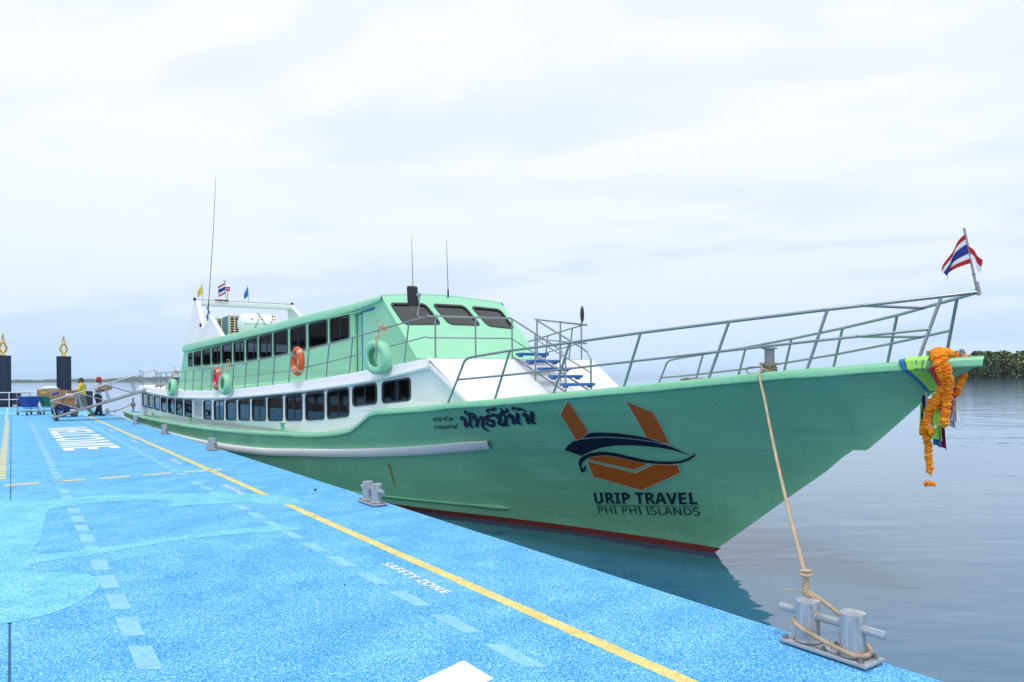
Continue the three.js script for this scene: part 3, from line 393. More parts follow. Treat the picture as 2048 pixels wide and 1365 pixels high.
{ // painted emblem, lettering and name on the port bow: flat print on a skin 4 mm off the hull planking
  const D = {"wing":[[7.248,1.25,7.362,0.819,7.477,0.757,7.533,0.72,7.661,0.694,7.553,1.056],[6.475,1.253,6.258,1.115,6.352,0.702,6.424,0.723,6.518,0.762,6.581,0.783],[7.734,0.407,7.634,0.45,7.502,0.476,7.368,0.485,7.217,0.473,7.047,0.442,6.891,0.419,6.822,0.408,7.092,0.301],[7.753,0.375,7.428,0.308,7.12,0.246,6.74,0.406,6.663,0.41,6.531,0.413,6.424,0.424,6.453,0.306,7.189,-0.008,7.833,0.138]],"navy":[[7.524,0.724,7.442,0.776,7.35,0.809,7.195,0.824,6.957,0.823,6.711,0.801,6.571,0.775,6.405,0.708,6.597,0.74,6.806,0.762,7.069,0.77,7.287,0.759,7.45,0.736],[7.992,0.526,7.864,0.605,7.734,0.666,7.587,0.705,7.4,0.732,7.153,0.752,6.914,0.752,6.678,0.738,6.518,0.718,6.389,0.687,6.294,0.636,6.228,0.583,6.195,0.549,6.255,0.585,6.346,0.62,6.503,0.649,6.687,0.66,6.92,0.659,7.139,0.641,7.346,0.603,7.536,0.548,7.672,0.496,7.779,0.453],[7.953,0.272,7.919,0.339,7.85,0.404,7.738,0.461,7.608,0.505,7.436,0.537,7.325,0.541,7.19,0.532,7.01,0.492,6.829,0.459,6.668,0.452,6.502,0.459,6.373,0.477,6.268,0.513,6.19,0.553,6.106,0.597,6.159,0.546,6.251,0.492,6.376,0.447,6.526,0.42,6.726,0.414,6.891,0.419,7.045,0.443,7.198,0.474,7.365,0.489,7.523,0.473,7.658,0.443,7.771,0.395,7.856,0.344,7.91,0.29,7.925,0.252,7.893,0.259,7.833,0.318,7.842,0.281,7.889,0.226,7.956,0.189,7.986,0.196]],"textA":[8.023,-0.13,8.092,-0.303,6.446,-0.132],"textB":[8.074,-0.348,8.095,-0.462,6.472,-0.292],"line":[8.075,-0.33,7.212,-0.24,6.442,-0.157],"name":[[2.6375945138034114,9.433,0.935,9.455,0.926,9.477,0.917,9.482,0.923,9.487,0.93,9.468,0.945,9.449,0.959,9.424,0.964,9.399,0.969],[4.923509759099701,9.403,0.966,9.39,0.957,9.377,0.948,9.402,0.922,9.427,0.896,9.462,0.868,9.498,0.841,9.507,0.826,9.515,0.812],[2.2859152452962896,9.515,0.812,9.471,0.832,9.426,0.852,9.377,0.877,9.328,0.903],[4.923509759099701,9.222,0.991,9.265,0.953,9.307,0.914,9.362,0.869,9.417,0.824,9.398,0.822,9.378,0.82],[2.813434148056972,9.257,1.036,9.26,1.043,9.262,1.049,9.24,1.058,9.218,1.067,9.208,1.059,9.197,1.051],[3.8684719535783363,9.275,1.022,9.244,1.017,9.213,1.013,9.173,1.023,9.134,1.033,9.116,1.022,9.098,1.011],[2.6375945138034114,9.206,0.926,9.211,0.933,9.216,0.939,9.203,0.955,9.189,0.97,9.162,0.978,9.135,0.986],[4.923509759099701,9.138,0.983,9.13,0.971,9.121,0.959,9.16,0.924,9.198,0.888,9.238,0.859,9.278,0.83],[2.2859152452962896,9.264,0.836,9.196,0.877,9.127,0.918,9.072,0.95,9.017,0.981],[4.923509759099701,9.017,0.981,9.0,0.976,8.984,0.971,9.029,0.932,9.073,0.893,9.115,0.86,9.157,0.828,9.163,0.811,9.168,0.793,9.148,0.783,9.128,0.773],[4.220151222085458,8.942,0.971,8.892,0.986,8.843,1.0,8.803,1.005,8.763,1.01,8.724,1.021,8.685,1.031],[4.571830490592579,8.892,0.973,8.923,0.954,8.955,0.935,8.924,0.932,8.893,0.929,8.861,0.929,8.83,0.928,8.863,0.897,8.895,0.866,8.934,0.855,8.973,0.845,9.001,0.849,9.028,0.854,9.013,0.873,8.997,0.893],[2.4617548795498503,8.757,1.063,8.777,1.059,8.797,1.054,8.785,1.069,8.774,1.084,8.738,1.095,8.703,1.106,8.681,1.104,8.659,1.102],[3.516792685071215,8.707,1.104,8.679,1.099,8.652,1.095,8.607,1.109,8.563,1.123],[2.6375945138034114,8.681,0.976,8.698,0.973,8.715,0.97,8.711,0.982,8.707,0.994,8.677,1.006,8.647,1.019],[4.923509759099701,8.65,1.016,8.636,1.009,8.622,1.001,8.664,0.967,8.705,0.933,8.742,0.906,8.779,0.88,8.763,0.873,8.747,0.867,8.711,0.871,8.676,0.876,8.631,0.906,8.587,0.937,8.549,0.971,8.512,1.005,8.516,1.016,8.52,1.028],[3.8684719535783363,8.642,1.001,8.583,1.029,8.524,1.056,8.492,1.077,8.46,1.097,8.462,1.106,8.464,1.115],[3.516792685071215,8.508,1.057,8.472,1.064,8.436,1.072,8.398,1.087,8.36,1.102,8.359,1.113,8.357,1.125],[2.4617548795498503,8.657,0.875,8.635,0.871,8.614,0.867],[2.6375945138034114,8.424,1.002,8.443,0.994,8.462,0.986,8.466,0.992,8.469,0.998,8.452,1.012,8.435,1.025,8.414,1.03,8.394,1.034],[4.923509759099701,8.397,1.032,8.387,1.023,8.377,1.014,8.4,0.99,8.423,0.966,8.449,0.946,8.475,0.925,8.484,0.912,8.493,0.898],[2.2859152452962896,8.493,0.898,8.454,0.917,8.415,0.935,8.372,0.959,8.329,0.982],[4.923509759099701,8.248,1.054,8.286,1.018,8.323,0.982,8.367,0.946,8.41,0.909,8.394,0.907,8.378,0.905],[2.813434148056972,8.253,1.102,8.259,1.107,8.266,1.112,8.255,1.123,8.244,1.135,8.221,1.139,8.198,1.143],[3.8684719535783363,8.204,1.138,8.196,1.126,8.188,1.113,8.148,1.119,8.109,1.125,8.09,1.111,8.072,1.096],[2.6375945138034114,8.146,1.029,8.163,1.02,8.181,1.012,8.184,1.018,8.188,1.025,8.171,1.038,8.155,1.051,8.136,1.055,8.117,1.06],[4.923509759099701,8.119,1.057,8.11,1.048,8.101,1.04,8.123,1.017,8.144,0.993,8.175,0.968,8.205,0.942,8.214,0.929,8.222,0.916],[2.2859152452962896,8.222,0.916,8.185,0.934,8.148,0.952,8.108,0.975,8.067,0.998],[4.923509759099701,7.979,1.078,8.014,1.044,8.05,1.009,8.097,0.968,8.144,0.927,8.129,0.925,8.113,0.923]],"num":[[1.2308774397749251,10.121,0.894,10.151,0.881,10.129,0.905,10.083,0.924,10.078,0.91,10.12,0.876,10.085,0.875,10.05,0.899],[1.2308774397749251,10.078,0.91,10.04,0.925,10.029,0.917,9.986,0.944],[1.2308774397749251,9.911,0.932,9.965,0.928,10.004,0.904,10.022,0.877,9.978,0.884,9.963,0.905,9.99,0.898],[1.2308774397749251,9.944,0.928,9.885,0.945],[1.2308774397749251,9.865,0.917,9.895,0.905,9.872,0.928,9.827,0.947,9.823,0.933,9.865,0.9,9.832,0.898,9.796,0.922],[1.2308774397749251,9.823,0.933,9.785,0.948,9.775,0.94,9.732,0.966],[1.2308774397749251,9.727,0.944,9.721,0.936,9.746,0.921,9.773,0.912,9.77,0.898,9.726,0.905,9.707,0.928,9.659,0.952,9.649,0.944,9.691,0.909,9.714,0.905],[1.2308774397749251,10.18,0.767,10.208,0.748,10.239,0.74,10.255,0.746,10.247,0.764,10.218,0.783,10.187,0.791,10.171,0.785,10.18,0.767],[1.2308774397749251,10.169,0.75,10.162,0.742,10.138,0.78,10.098,0.799,10.097,0.782,10.136,0.751,10.072,0.795,10.044,0.799,10.061,0.775,10.099,0.741],[1.2308774397749251,10.011,0.8,10.004,0.792,10.028,0.776,10.054,0.766,10.049,0.752,10.006,0.76,9.989,0.784,9.943,0.809,9.933,0.8,9.971,0.764,9.994,0.76],[1.2308774397749251,9.845,0.795,9.874,0.777,9.904,0.769,9.919,0.775,9.91,0.793,9.881,0.811,9.85,0.819,9.835,0.813,9.845,0.795],[1.2308774397749251,9.824,0.776,9.811,0.802,9.771,0.821,9.771,0.804,9.805,0.78,9.793,0.769,9.75,0.785,9.732,0.811,9.693,0.83,9.659,0.84],[1.2308774397749251,9.793,0.769,9.732,0.78]]};
  const skin = (a0, a1, y0, y1, w, h, draw) => {
    const c = document.createElement('canvas'); c.width = w; c.height = h; const g = c.getContext('2d'); g.clearRect(0, 0, w, h);
    const X = a => (a1 - a) / (a1 - a0) * w, Y = y => (y1 - y) / (y1 - y0) * h; draw(g, X, Y, w / (a1 - a0), h / (y1 - y0));
    const t = new THREE.CanvasTexture(c); t.colorSpace = THREE.SRGBColorSpace; t.magFilter = THREE.LinearFilter;
    const geo = grid(60, 40, (u, v) => { const a = lerp(a1, a0, u), y = lerp(y0, y1, v); return L(a, -(hullB(a, y) + 0.016), y); }, (u, v) => [u, v], true);
    return new THREE.Mesh(geo, new THREE.MeshStandardMaterial({ map: t, transparent: true, roughness: 0.3, side: THREE.DoubleSide }));
  };
  const path = (g, X, Y, q, o = 0) => { g.beginPath(); for (let i = o; i < q.length; i += 2) i === o ? g.moveTo(X(q[i]), Y(q[i + 1])) : g.lineTo(X(q[i]), Y(q[i + 1])); };
  const emblem = skin(5.95, 8.3, -0.52, 1.3, 2048, 1586, (g, X, Y) => {
    g.lineJoin = 'round';
    for (const q of D.wing) { path(g, X, Y, q); g.closePath(); g.strokeStyle = '#c4dccf'; g.lineWidth = 15; g.stroke(); g.fillStyle = '#c25f0c'; g.fill(); }
    for (const q of D.navy) { path(g, X, Y, q); g.closePath(); g.strokeStyle = '#a9c9bb'; g.lineWidth = 7; g.stroke(); g.fillStyle = '#0b0e2a'; g.fill(); }
    const text = (s, q, fontName) => { g.save(); g.font = fontName; g.textBaseline = 'alphabetic'; const w = g.measureText(s).width, cap = 71; const ox = X(q[2]), oy = Y(q[3]), rx = X(q[4]), ry = Y(q[5]), tx = X(q[0]), ty = Y(q[1]); g.transform((rx - ox) / w, (ry - oy) / w, -(tx - ox) / cap, -(ty - oy) / cap, ox, oy); g.fillText(s, 0, 0); g.restore(); };
    g.fillStyle = '#0d2340'; text('URIP TRAVEL', D.textA, 'bold 100px sans-serif'); g.fillStyle = '#10304a'; text('PHI PHI ISLANDS', D.textB, '100px sans-serif');
    path(g, X, Y, D.line); g.strokeStyle = '#10304a'; g.lineWidth = 7; g.stroke();
  });
  emblem.name = 'emblem'; ferry.add(emblem);
  const name = skin(7.9, 10.4, 0.7, 1.06 + 0.09, 2048, 400, (g, X, Y, k) => {
    g.lineCap = 'round'; g.lineJoin = 'round';
    for (const [dx, dy, col] of [[7, 6, '#3f5f86'], [0, 0, '#0a1030']]) { g.save(); g.translate(dx, dy); g.strokeStyle = col; for (const q of D.name) { path(g, X, Y, q, 1); g.lineWidth = q[0] * 7.2; g.stroke(); } g.restore(); }
    g.strokeStyle = '#123236'; for (const q of D.num) { path(g, X, Y, q, 1); g.lineWidth = q[0] * 7.2; g.stroke(); }
  });
  name.name = 'name_lettering'; ferry.add(name);
}
{ // fittings
  fp('rust_stain', grid(4, 10, (u, v) => { const y = lerp(0.03, -0.42, v), a = 11.93 + (u - 0.5) * lerp(0.05, 0.008, v) + 0.02 * v; return L(a, -(hullB(a, y) + 0.014), y); }), M([0.30, 0.22, 0.03], 0.7));
  const bitt = fp('bow_bitt', [rod(L(5.08, -0.65, 1.45), L(5.08, -0.65, 1.86), 0.052, 0.056, 16), rod(L(5.08, -0.65, 1.852), L(5.08, -0.65, 1.868), 0.085, 0.085, 18), rod(L(5.16, -0.72, 1.69), L(5.0, -0.58, 1.69), 0.017)], mSteelOld);
  const pill = []; for (let i = 0; i < 24; i++) { const t = i / 24 * 6.283; pill.push(L(5.0 + Math.cos(t) * 0.045 + Math.sign(Math.cos(t)) * 0.06, -(gw(5) - 0.075), 1.612 + Math.sin(t) * 0.034)); }
  fp('fairlead', tube(pill, 0.0095, 60, 8, true), mSteelOld);
  for (const [a, b, h] of [[3.37, 0.04, .085], [3.6, -0.14, .09], [3.52, 0.06, .08]]) fp('deck_stub', [rod(L(a, b, yg(a) - 0.05), L(a, b, yg(a) + h), 0.017, 0.017, 12), rod(L(a, b, yg(a) + h - 0.012), L(a, b, yg(a) + h), 0.021, 0.021, 12)], mSteelOld);
  for (const s of [-1, 1]) for (const a of [16.2, 24.5, 31.5]) { const b = s * (gw(a) - 0.2), y = yg(a) - 0.03; fp('side_bitt', [rod(L(a, b, y), L(a, b, y + 0.2), 0.04, 0.045, 12), rod(L(a, b, y + 0.19), L(a, b, y + 0.205), 0.075, 0.075, 14), box(0.14, 0.025, 0.34, b, y + 0.812, 20 - a, 0.008), rod(L(a - 0.11, b, y), L(a - 0.11, b, y + 0.07), 0.03, 0.02, 10)], mHull); }
  const fin = [[24.1, 2.86], [26.72, 3.80], [26.98, 3.80], [27.3, 3.40], [27.58, 3.44], [29.45, 4.5], [29.6, 4.62], [30.1, 4.62], [30.25, 2.86]];
  for (const s of [-1, 1]) {
    const bm = y => lerp(2.17, 1.86, clamp((y - 3) / 1.6));
    fp('mast_leg', sheet(fin, [], (a, y, d) => L(a, s * (bm(y) - d), y), 0.13), mWhite);
    fp('arch_lamp', [box(0.09, 0.12, 0.12, s * 1.88, 4.66 + 0.8 + 0.02, 20 - 29.85, 0.02)], mBlack);
    fp('mast_lamp', box(0.06, 0.14, 0.1, s * 2.2, 3.5 + 0.8, 20 - 27.25, 0.02), mBlack);
  }
  fp('mast_beam', [box(3.66, 0.17, 0.42, 0, 4.53 + 0.8, 20 - 29.8, 0.03)], mWhite);
  fp('mast_pipe', [rod(L(29.75, -1.8, 4.66), L(29.75, 1.8, 4.66), 0.014), ...[-1.6, -0.5, 0.6, 1.6].map(b => rod(L(29.75, b, 4.6), L(29.75, b, 4.66), 0.012))], mSteelOld);
  fp('signal_lamp', [box(0.5, 0.05, 0.06, -0.95, 4.66 + 0.8, 20 - 29.58, 0.01)], mBlack); fp('signal_lamp', rod(L(29.56, -1.05, 4.66), L(29.56, -0.95, 4.66), 0.04, 0.04, 12), M([0.5, 0.03, 0.02], 0.4));
  fp('whip_antenna', [rod(L(26.35, -2.15, 3.6), L(26.35, -2.11, 4.3), 0.02, 0.015), rod(L(26.35, -2.11, 4.3), L(26.3, -1.96, 6.6), 0.012, 0.009), rod(L(26.3, -1.96, 6.6), L(26.25, -1.87, 8.5), 0.009, 0.005), ...[[4.3, -2.11], [5.4, -2.04], [6.6, -1.96], [7.7, -1.91]].map(([y, b]) => { const g = new THREE.SphereGeometry(0.018, 8, 6); const p = L(26.3, b, y); g.translate(p.x, p.y, p.z); return g; })], mBlack);
  fp('antenna_tie', tube([L(26.35, -2.14, 3.62), L(26.3, -2.2, 3.75), L(26.38, -2.08, 3.9), L(26.32, -2.18, 4.02), L(26.36, -2.1, 4.15)], 0.016, 30, 6), mBlueTrim);
  for (const [b, y0, lean] of [[-0.72, 3.33, -.02], [0.13, 3.33, -.03]]) fp('radio_antenna', [rod(L(13.75, b, y0), L(13.75, b, y0 + 0.16), 0.022, 0.016), rod(L(13.75, b, y0 + 0.16), L(13.75, b + lean, 4.55), 0.008, 0.004)], mBlack);
  // rear-view mirrors on bent pipes
  const mir = fp('mirror', (() => { const g = new RoundedBoxGeometry(0.235, 0.36, 0.07, 4, 0.05); g.rotateZ(0.06); g.rotateY(0.3); const p = L(11.38, -1.93, 2.99); g.translate(p.x, p.y, p.z); return g; })(), mBlack);
  part('mirror_arm', [tube([L(11.3, -1.82, 2.62), L(11.32, -1.86, 2.645), L(11.34, -1.85, 2.72), L(11.36, -1.82, 2.85), L(11.37, -1.80, 3.05)], 0.0125, 30), box(0.1, 0.05, 0.06, -1.83, 3.02 + 0.8, 20 - 11.37, 0.01)], mSteel, mir);
  const mir2 = fp('mirror', (() => { const g = new THREE.SphereGeometry(0.17, 20, 14); g.scale(0.24, 1, 0.8); g.rotateY(-0.62); const p = L(11.2, 1.77, 2.82); g.translate(p.x, p.y, p.z); return g; })(), mBlack);
  part('mirror_arm', tube([L(11.12, 1.62, 2.6), L(11.15, 1.72, 2.58), L(11.2, 1.77, 2.68), L(11.2, 1.76, 2.99)], 0.011, 24), mSteelOld, mir2);
  // louvred air boxes on the roof
  const cream = M([0.66, 0.58, 0.44], 0.6), teal = M([0.06, 0.24, 0.32], 0.55);
  for (const [a0, a1, b0, b1, y1] of [[26.45, 27.35, -1.45, -1.03, 3.82], [28.3, 29.1, -1.45, -1.06, 3.86]]) {
    const y0 = 2.95, w = b1 - b0, h = y1 - y0, cx = (b0 + b1) / 2, cyy = (y0 + y1) / 2 + 0.8;
    const bx = fp('air_box', [box(w - 0.02, h - 0.02, a1 - a0 - 0.06, cx, cyy, 20 - (a0 + a1) / 2 - 0.03)], teal);
    part('grille_frame', [box(w, 0.05, 0.06, cx, y1 + 0.8 - 0.02, 20 - a0 - 0.02), box(w, 0.05, 0.06, cx, y0 + 0.83, 20 - a0 - 0.02), ...[b0 + 0.035, cx, b1 - 0.035].map((b, i) => box(i === 1 ? 0.035 : 0.07, h, 0.06, b, cyy, 20 - a0 - 0.021))], cream, bx);
    part('grille_back', box(w - 0.04, h - 0.04, 0.01, cx, cyy, 20 - a0 - 0.055), mBlack, bx);
    for (let k = 0; k < 9; k++) { const g = box(w - 0.06, 0.008, 0.05, 0, 0, 0); g.rotateX(0.5); g.translate(cx, y0 + 0.8 + h * (k + 1) / 10, 20 - a0 - 0.02); part('slat', g, cream, bx); }
  }
  // locker and frame on the upper aft deck, gear at the stern
  const lk = fp('deck_locker', [box(1.1, 0.42, 0.9, -1.75, BT(31.9) + 0.8 + 0.21, 20 - 31.9, 0.03)], M([0.10, 0.11, 0.12], 0.7));
  part('canopy', grid(10, 4, (u, v) => L(lerp(31.35, 32.45, v), lerp(-2.35, -1.15, u), BT(31.9) + 0.42 + 0.28 * Math.sin(Math.min(1, u * 2.2, (1 - u) * 6) * 1.57))), M([0.33, 0.38, 0.42], 0.6), lk);
  fp('stern_post', [rod(L(39.9, -2.78, 0.06), L(39.9, -2.78, 0.72), 0.045, 0.045, 12), rod(L(39.9, -2.9, 0.45), L(39.9, -2.66, 0.45), 0.02)], mSteelOld);
  for (const b of [-2.35, -1.9]) fp('stern_ladder_rail', rod(L(36.6, b, 0.06), L(36.6, b, 1.25), 0.02), mSteelOld);
  for (let k = 0; k < 5; k++) fp('stern_ladder_rung', rod(L(36.6, -2.35, 0.25 + k * 0.2), L(36.6, -1.9, 0.25 + k * 0.2), 0.014), mSteelOld);
}

// ------------------------------------------------------------------ loose things on and around the ferry
const fw = (a, b, y) => V(7.7 + b, y, -a);                           // the same coordinates in the world
{ // old tyres as fenders
  const prof = [[0.175, -0.075], [0.19, -0.1], [0.25, -0.112], [0.295, -0.1], [0.318, -0.065], [0.325, -0.04], [0.319, -0.034], [0.325, -0.027], [0.328, 0], [0.322, 0.006], [0.328, 0.012], [0.324, 0.04], [0.318, 0.065], [0.295, 0.1], [0.25, 0.112], [0.19, 0.1], [0.175, 0.075], [0.19, 0.06], [0.24, 0.07], [0.28, 0.05], [0.285, 0], [0.28, -0.05], [0.24, -0.07], [0.19, -0.06], [0.175, -0.075]];
  const geo = new THREE.LatheGeometry(prof.map(p => new THREE.Vector2(...p)), 48); geo.rotateZ(Math.PI / 2);
  const specs = [[12.36, 1.95, 0.985, 'green painted tyre tied on the upper rail below the wheelhouse door', 0.07], [20.37, 1.45, 0.9, 'green painted tyre hanging beside the red life ring', -0.05], [26.85, 1.32, 0.92, 'green painted tyre hanging at the aft end of the upper cabin by the gangway', -0.1]];
  for (const [a, y, k, label, tilt] of specs) {
    const p = fw(a, -(cb(a) + 0.19), y), t = thing('tyre_fender', label, 'tyre', [p.x, p.y, p.z], a < 15 ? 0.3 : 0.12, 'green tyres hung along the ferry side');
    const m = part('tyre', geo, mMint, t); m.scale.setScalar(k); m.rotation.z = tilt;
    const ry = (a < 15 ? 2.5 : a < 24 ? 1.965 : 1.86) - y, dx = 0.12;
    part('rope', [tube([V(-0.02, 0.2, 0.05), V(-0.1, 0.33, 0.05), V(0.02, ry - 0.12, 0.02), V(dx, ry, 0.0), V(dx + 0.03, ry - 0.05, 0.1), V(0.05, ry - 0.1, 0.13), V(-0.13, 0.3, 0.12), V(-0.15, 0.05, 0.12)], 0.011, 60, 6), ...[-0.06, 0, 0.05, 0.09].map((z, i) => { const g = new THREE.TorusGeometry(0.032 + 0.008 * (i % 2), 0.012, 6, 14); g.rotateY(0.4 * i - 0.5); g.translate(dx, ry - 0.005 * i, z); return g; }), tube([V(dx, ry, -0.1), V(dx - 0.02, ry + 0.13, -0.14), V(dx, ry + 0.14, -0.02), V(dx, ry, 0.02)], 0.008, 24, 6)], mRope, t);
  }
}
for (const [a, y, mat, label] of [[15.9, 1.955, mOrange, 'bright orange life ring hooked on the upper deck rail'], [21.55, 1.60, mPink, 'faded red life ring hooked on the upper deck rail beside a tyre']]) {
  const p = fw(a, -(cb(a) + 0.07), y), t = thing('life_ring', label, 'life ring', [p.x, p.y, p.z], 0, 'life rings on the ferry rail');
  const g = new THREE.TorusGeometry(0.255, 0.072, 18, 48); g.rotateY(Math.PI / 2); part('ring', g, mat, t);
  for (let k = 0; k < 4; k++) { const s = new THREE.TorusGeometry(0.255, 0.0745, 18, 5, 0.28); s.rotateZ(k * Math.PI / 2 + 0.65); s.rotateY(Math.PI / 2); part('reflective_band', s, mBandTape, t); }
}
{ // life raft canister on the roof
  const t = thing('life_raft_canister', 'white life raft canister lashed on the mint cabin roof', 'life raft', [6.88, 2.985, -25]);
  const R = 0.36, prof = [[0.001, -0.66], [0.15, -0.65], [0.27, -0.60], [0.34, -0.52], [0.36, -0.42], [0.36, -0.14], [0.352, -0.13], [0.352, -0.1], [0.36, -0.09], [0.36, 0.18], [0.352, 0.19], [0.352, 0.22], [0.36, 0.23], [0.36, 0.42], [0.34, 0.52], [0.27, 0.60], [0.15, 0.65], [0.001, 0.66]];
  const g = new THREE.LatheGeometry(prof.map(p => new THREE.Vector2(...p)), 40); g.rotateZ(Math.PI / 2); g.translate(0, 0.44, 0); part('canister', g, mWhite, t);
  part('seam', box(1.1, 0.02, 0.75, 0, 0.44, 0, 0.008), M([0.5, 0.52, 0.55], 0.5), t);
  for (const [x, tw] of [[-0.15, 0.25], [0.1, -0.28], [0.32, 0.18]]) part('lashing', tube([...Array(20).keys()].map(i => { const a = i / 20 * 6.283; return V(x + tw * Math.sin(a) * 0.6, 0.44 + Math.sin(a) * 0.37, Math.cos(a) * 0.37); }), 0.008, 60, 5, true), M([0.12, 0.13, 0.14], 0.8), t);
  part('label', box(0.14, 0.01, 0.09, 0.44, 0.72, 0.215, 0).rotateX(0), M([0.1, 0.3, 0.16], 0.6), t);
  for (const x of [-0.3, 0.02, 0.45]) part('drain_plug', box(0.08, 0.02, 0.015, x, 0.6, 0.335), M([0.45, 0.06, 0.06], 0.5), t);
  for (const x of [-0.4, 0.4]) part('cradle', box(0.06, 0.14, 0.6, x, 0.06, 0), mSteelOld, t);
}
// flags: cloth hung from a staff, folds in real geometry, stripes in the cloth
function stripes(list) { const n = 96, t = dataTex(4, n, (i, j) => list[Math.min(list.length - 1, Math.floor(j / n * list.length))]); t.wrapS = t.wrapT = THREE.ClampToEdgeWrapping; t.magFilter = THREE.NearestFilter; return M(0xffffff, 0.8, 0, { map: t }); }
const RW = [[190, 20, 45], [236, 236, 240], [30, 52, 140], [30, 52, 140], [236, 236, 240], [190, 20, 45]];
const mThai = stripes(RW), mYelFlag = M([0.80, 0.60, 0.05], 0.8), mBluFlag = M([0.03, 0.22, 0.55], 0.8);
{
  const t = thing('bow_flag', 'red, white and blue striped flag on a staff at the bow rail tip', 'flag', [7.7, 2.345, -3.2]);
  const s0 = V(0, -0.02, 0), s1 = V(0, 0.64, -0.12);
  part('staff', [rod(s0, s1, 0.012, 0.011, 10), rod(V(0, -0.03, 0.01), V(0, 0.1, -0.01), 0.02, 0.018, 10), ...[0.08, 0.3, 0.6].map(k => { const g = new THREE.TorusGeometry(0.017, 0.004, 6, 14); g.rotateX(1.4); const p = s0.clone().lerp(s1, k); g.translate(p.x, p.y, p.z); return g; })], mSteelOld, t);
  const cloth = (u, v) => {                                          // u along the fly, v up the hoist: limp cloth, the fly hangs down
    const h = s0.clone().lerp(s1, 0.46 + 0.44 * v), sag = u * (0.05 + 0.18 * v) + u * u * 0.09, out = 0.235 * Math.sin(u * 1.5) * (1.0 - 0.25 * v);
    return V(h.x - 0.02 - 0.045 * Math.sin(u * 6.5 + v * 2.6) * u, h.y - sag, h.z - out + 0.035 * Math.sin(u * 6.5 + v * 3.5 + 0.6) * u);
  };
  part('cloth', grid(30, 20, cloth, (u, v) => [u, v]), mThai, t);
  part('cloth_tail', grid(10, 8, (u, v) => { const h = s0.clone().lerp(s1, 0.50 + 0.2 * v); return V(-0.01 + 0.05 * u, h.y + 0.02 - u * 0.15, h.z + u * (0.07 + 0.045 * v) + 0.012 * Math.sin(u * 6)); }, (u, v) => [u, lerp(0.68, 1, v)]), mThai, t);
}
const roofFlag = (b, h, label, mat, drop) => {
  const p = fw(29.75, b, 4.62), t = thing('roof_flag', label, 'flag', [p.x, p.y, p.z], 0, 'small flags on the mast beam');
  part('staff', rod(V(0, 0, 0), V(-0.03, h, -0.02), 0.011, 0.008), mSteelOld, t);
  part('cloth', grid(14, 12, (u, v) => V(-0.03 * v - u * 0.13 * (1 + drop) - 0.0, lerp(h * 0.42, h * 0.93, v) - u * (0.20 + 0.25 * v * (1 - drop)) * 0.75, -0.02 - 0.10 * u + 0.05 * Math.sin(u * 5 + v * 3) * u), (u, v) => [u, v]), mat, t); return t;
};
roofFlag(-1.6, 0.68, 'small plain yellow flag on the white mast beam', mYelFlag, 0.2);
{ const t = roofFlag(-0.75, 0.82, 'small red, white and blue striped flag on the white mast beam', mThai, 0.9); part('finial', [box(0.16, 0.02, 0.05, -0.03, 0.82, -0.02), box(0.03, 0.06, 0.03, -0.03, 0.8, -0.02)], mSteelOld, t); part('lamp_box', [box(0.15, 0.06, 0.1, 0.07, 0.56, 0.03, 0.01), box(0.15, 0.06, 0.1, 0.07, 0.47, 0.03, 0.01), box(0.02, 0.5, 0.02, 0.05, 0.26, 0.03)], M([0.5, 0.02, 0.04], 0.5), t); }
roofFlag(0.12, 0.72, 'small plain blue flag on the white mast beam', mBluFlag, 0.1);

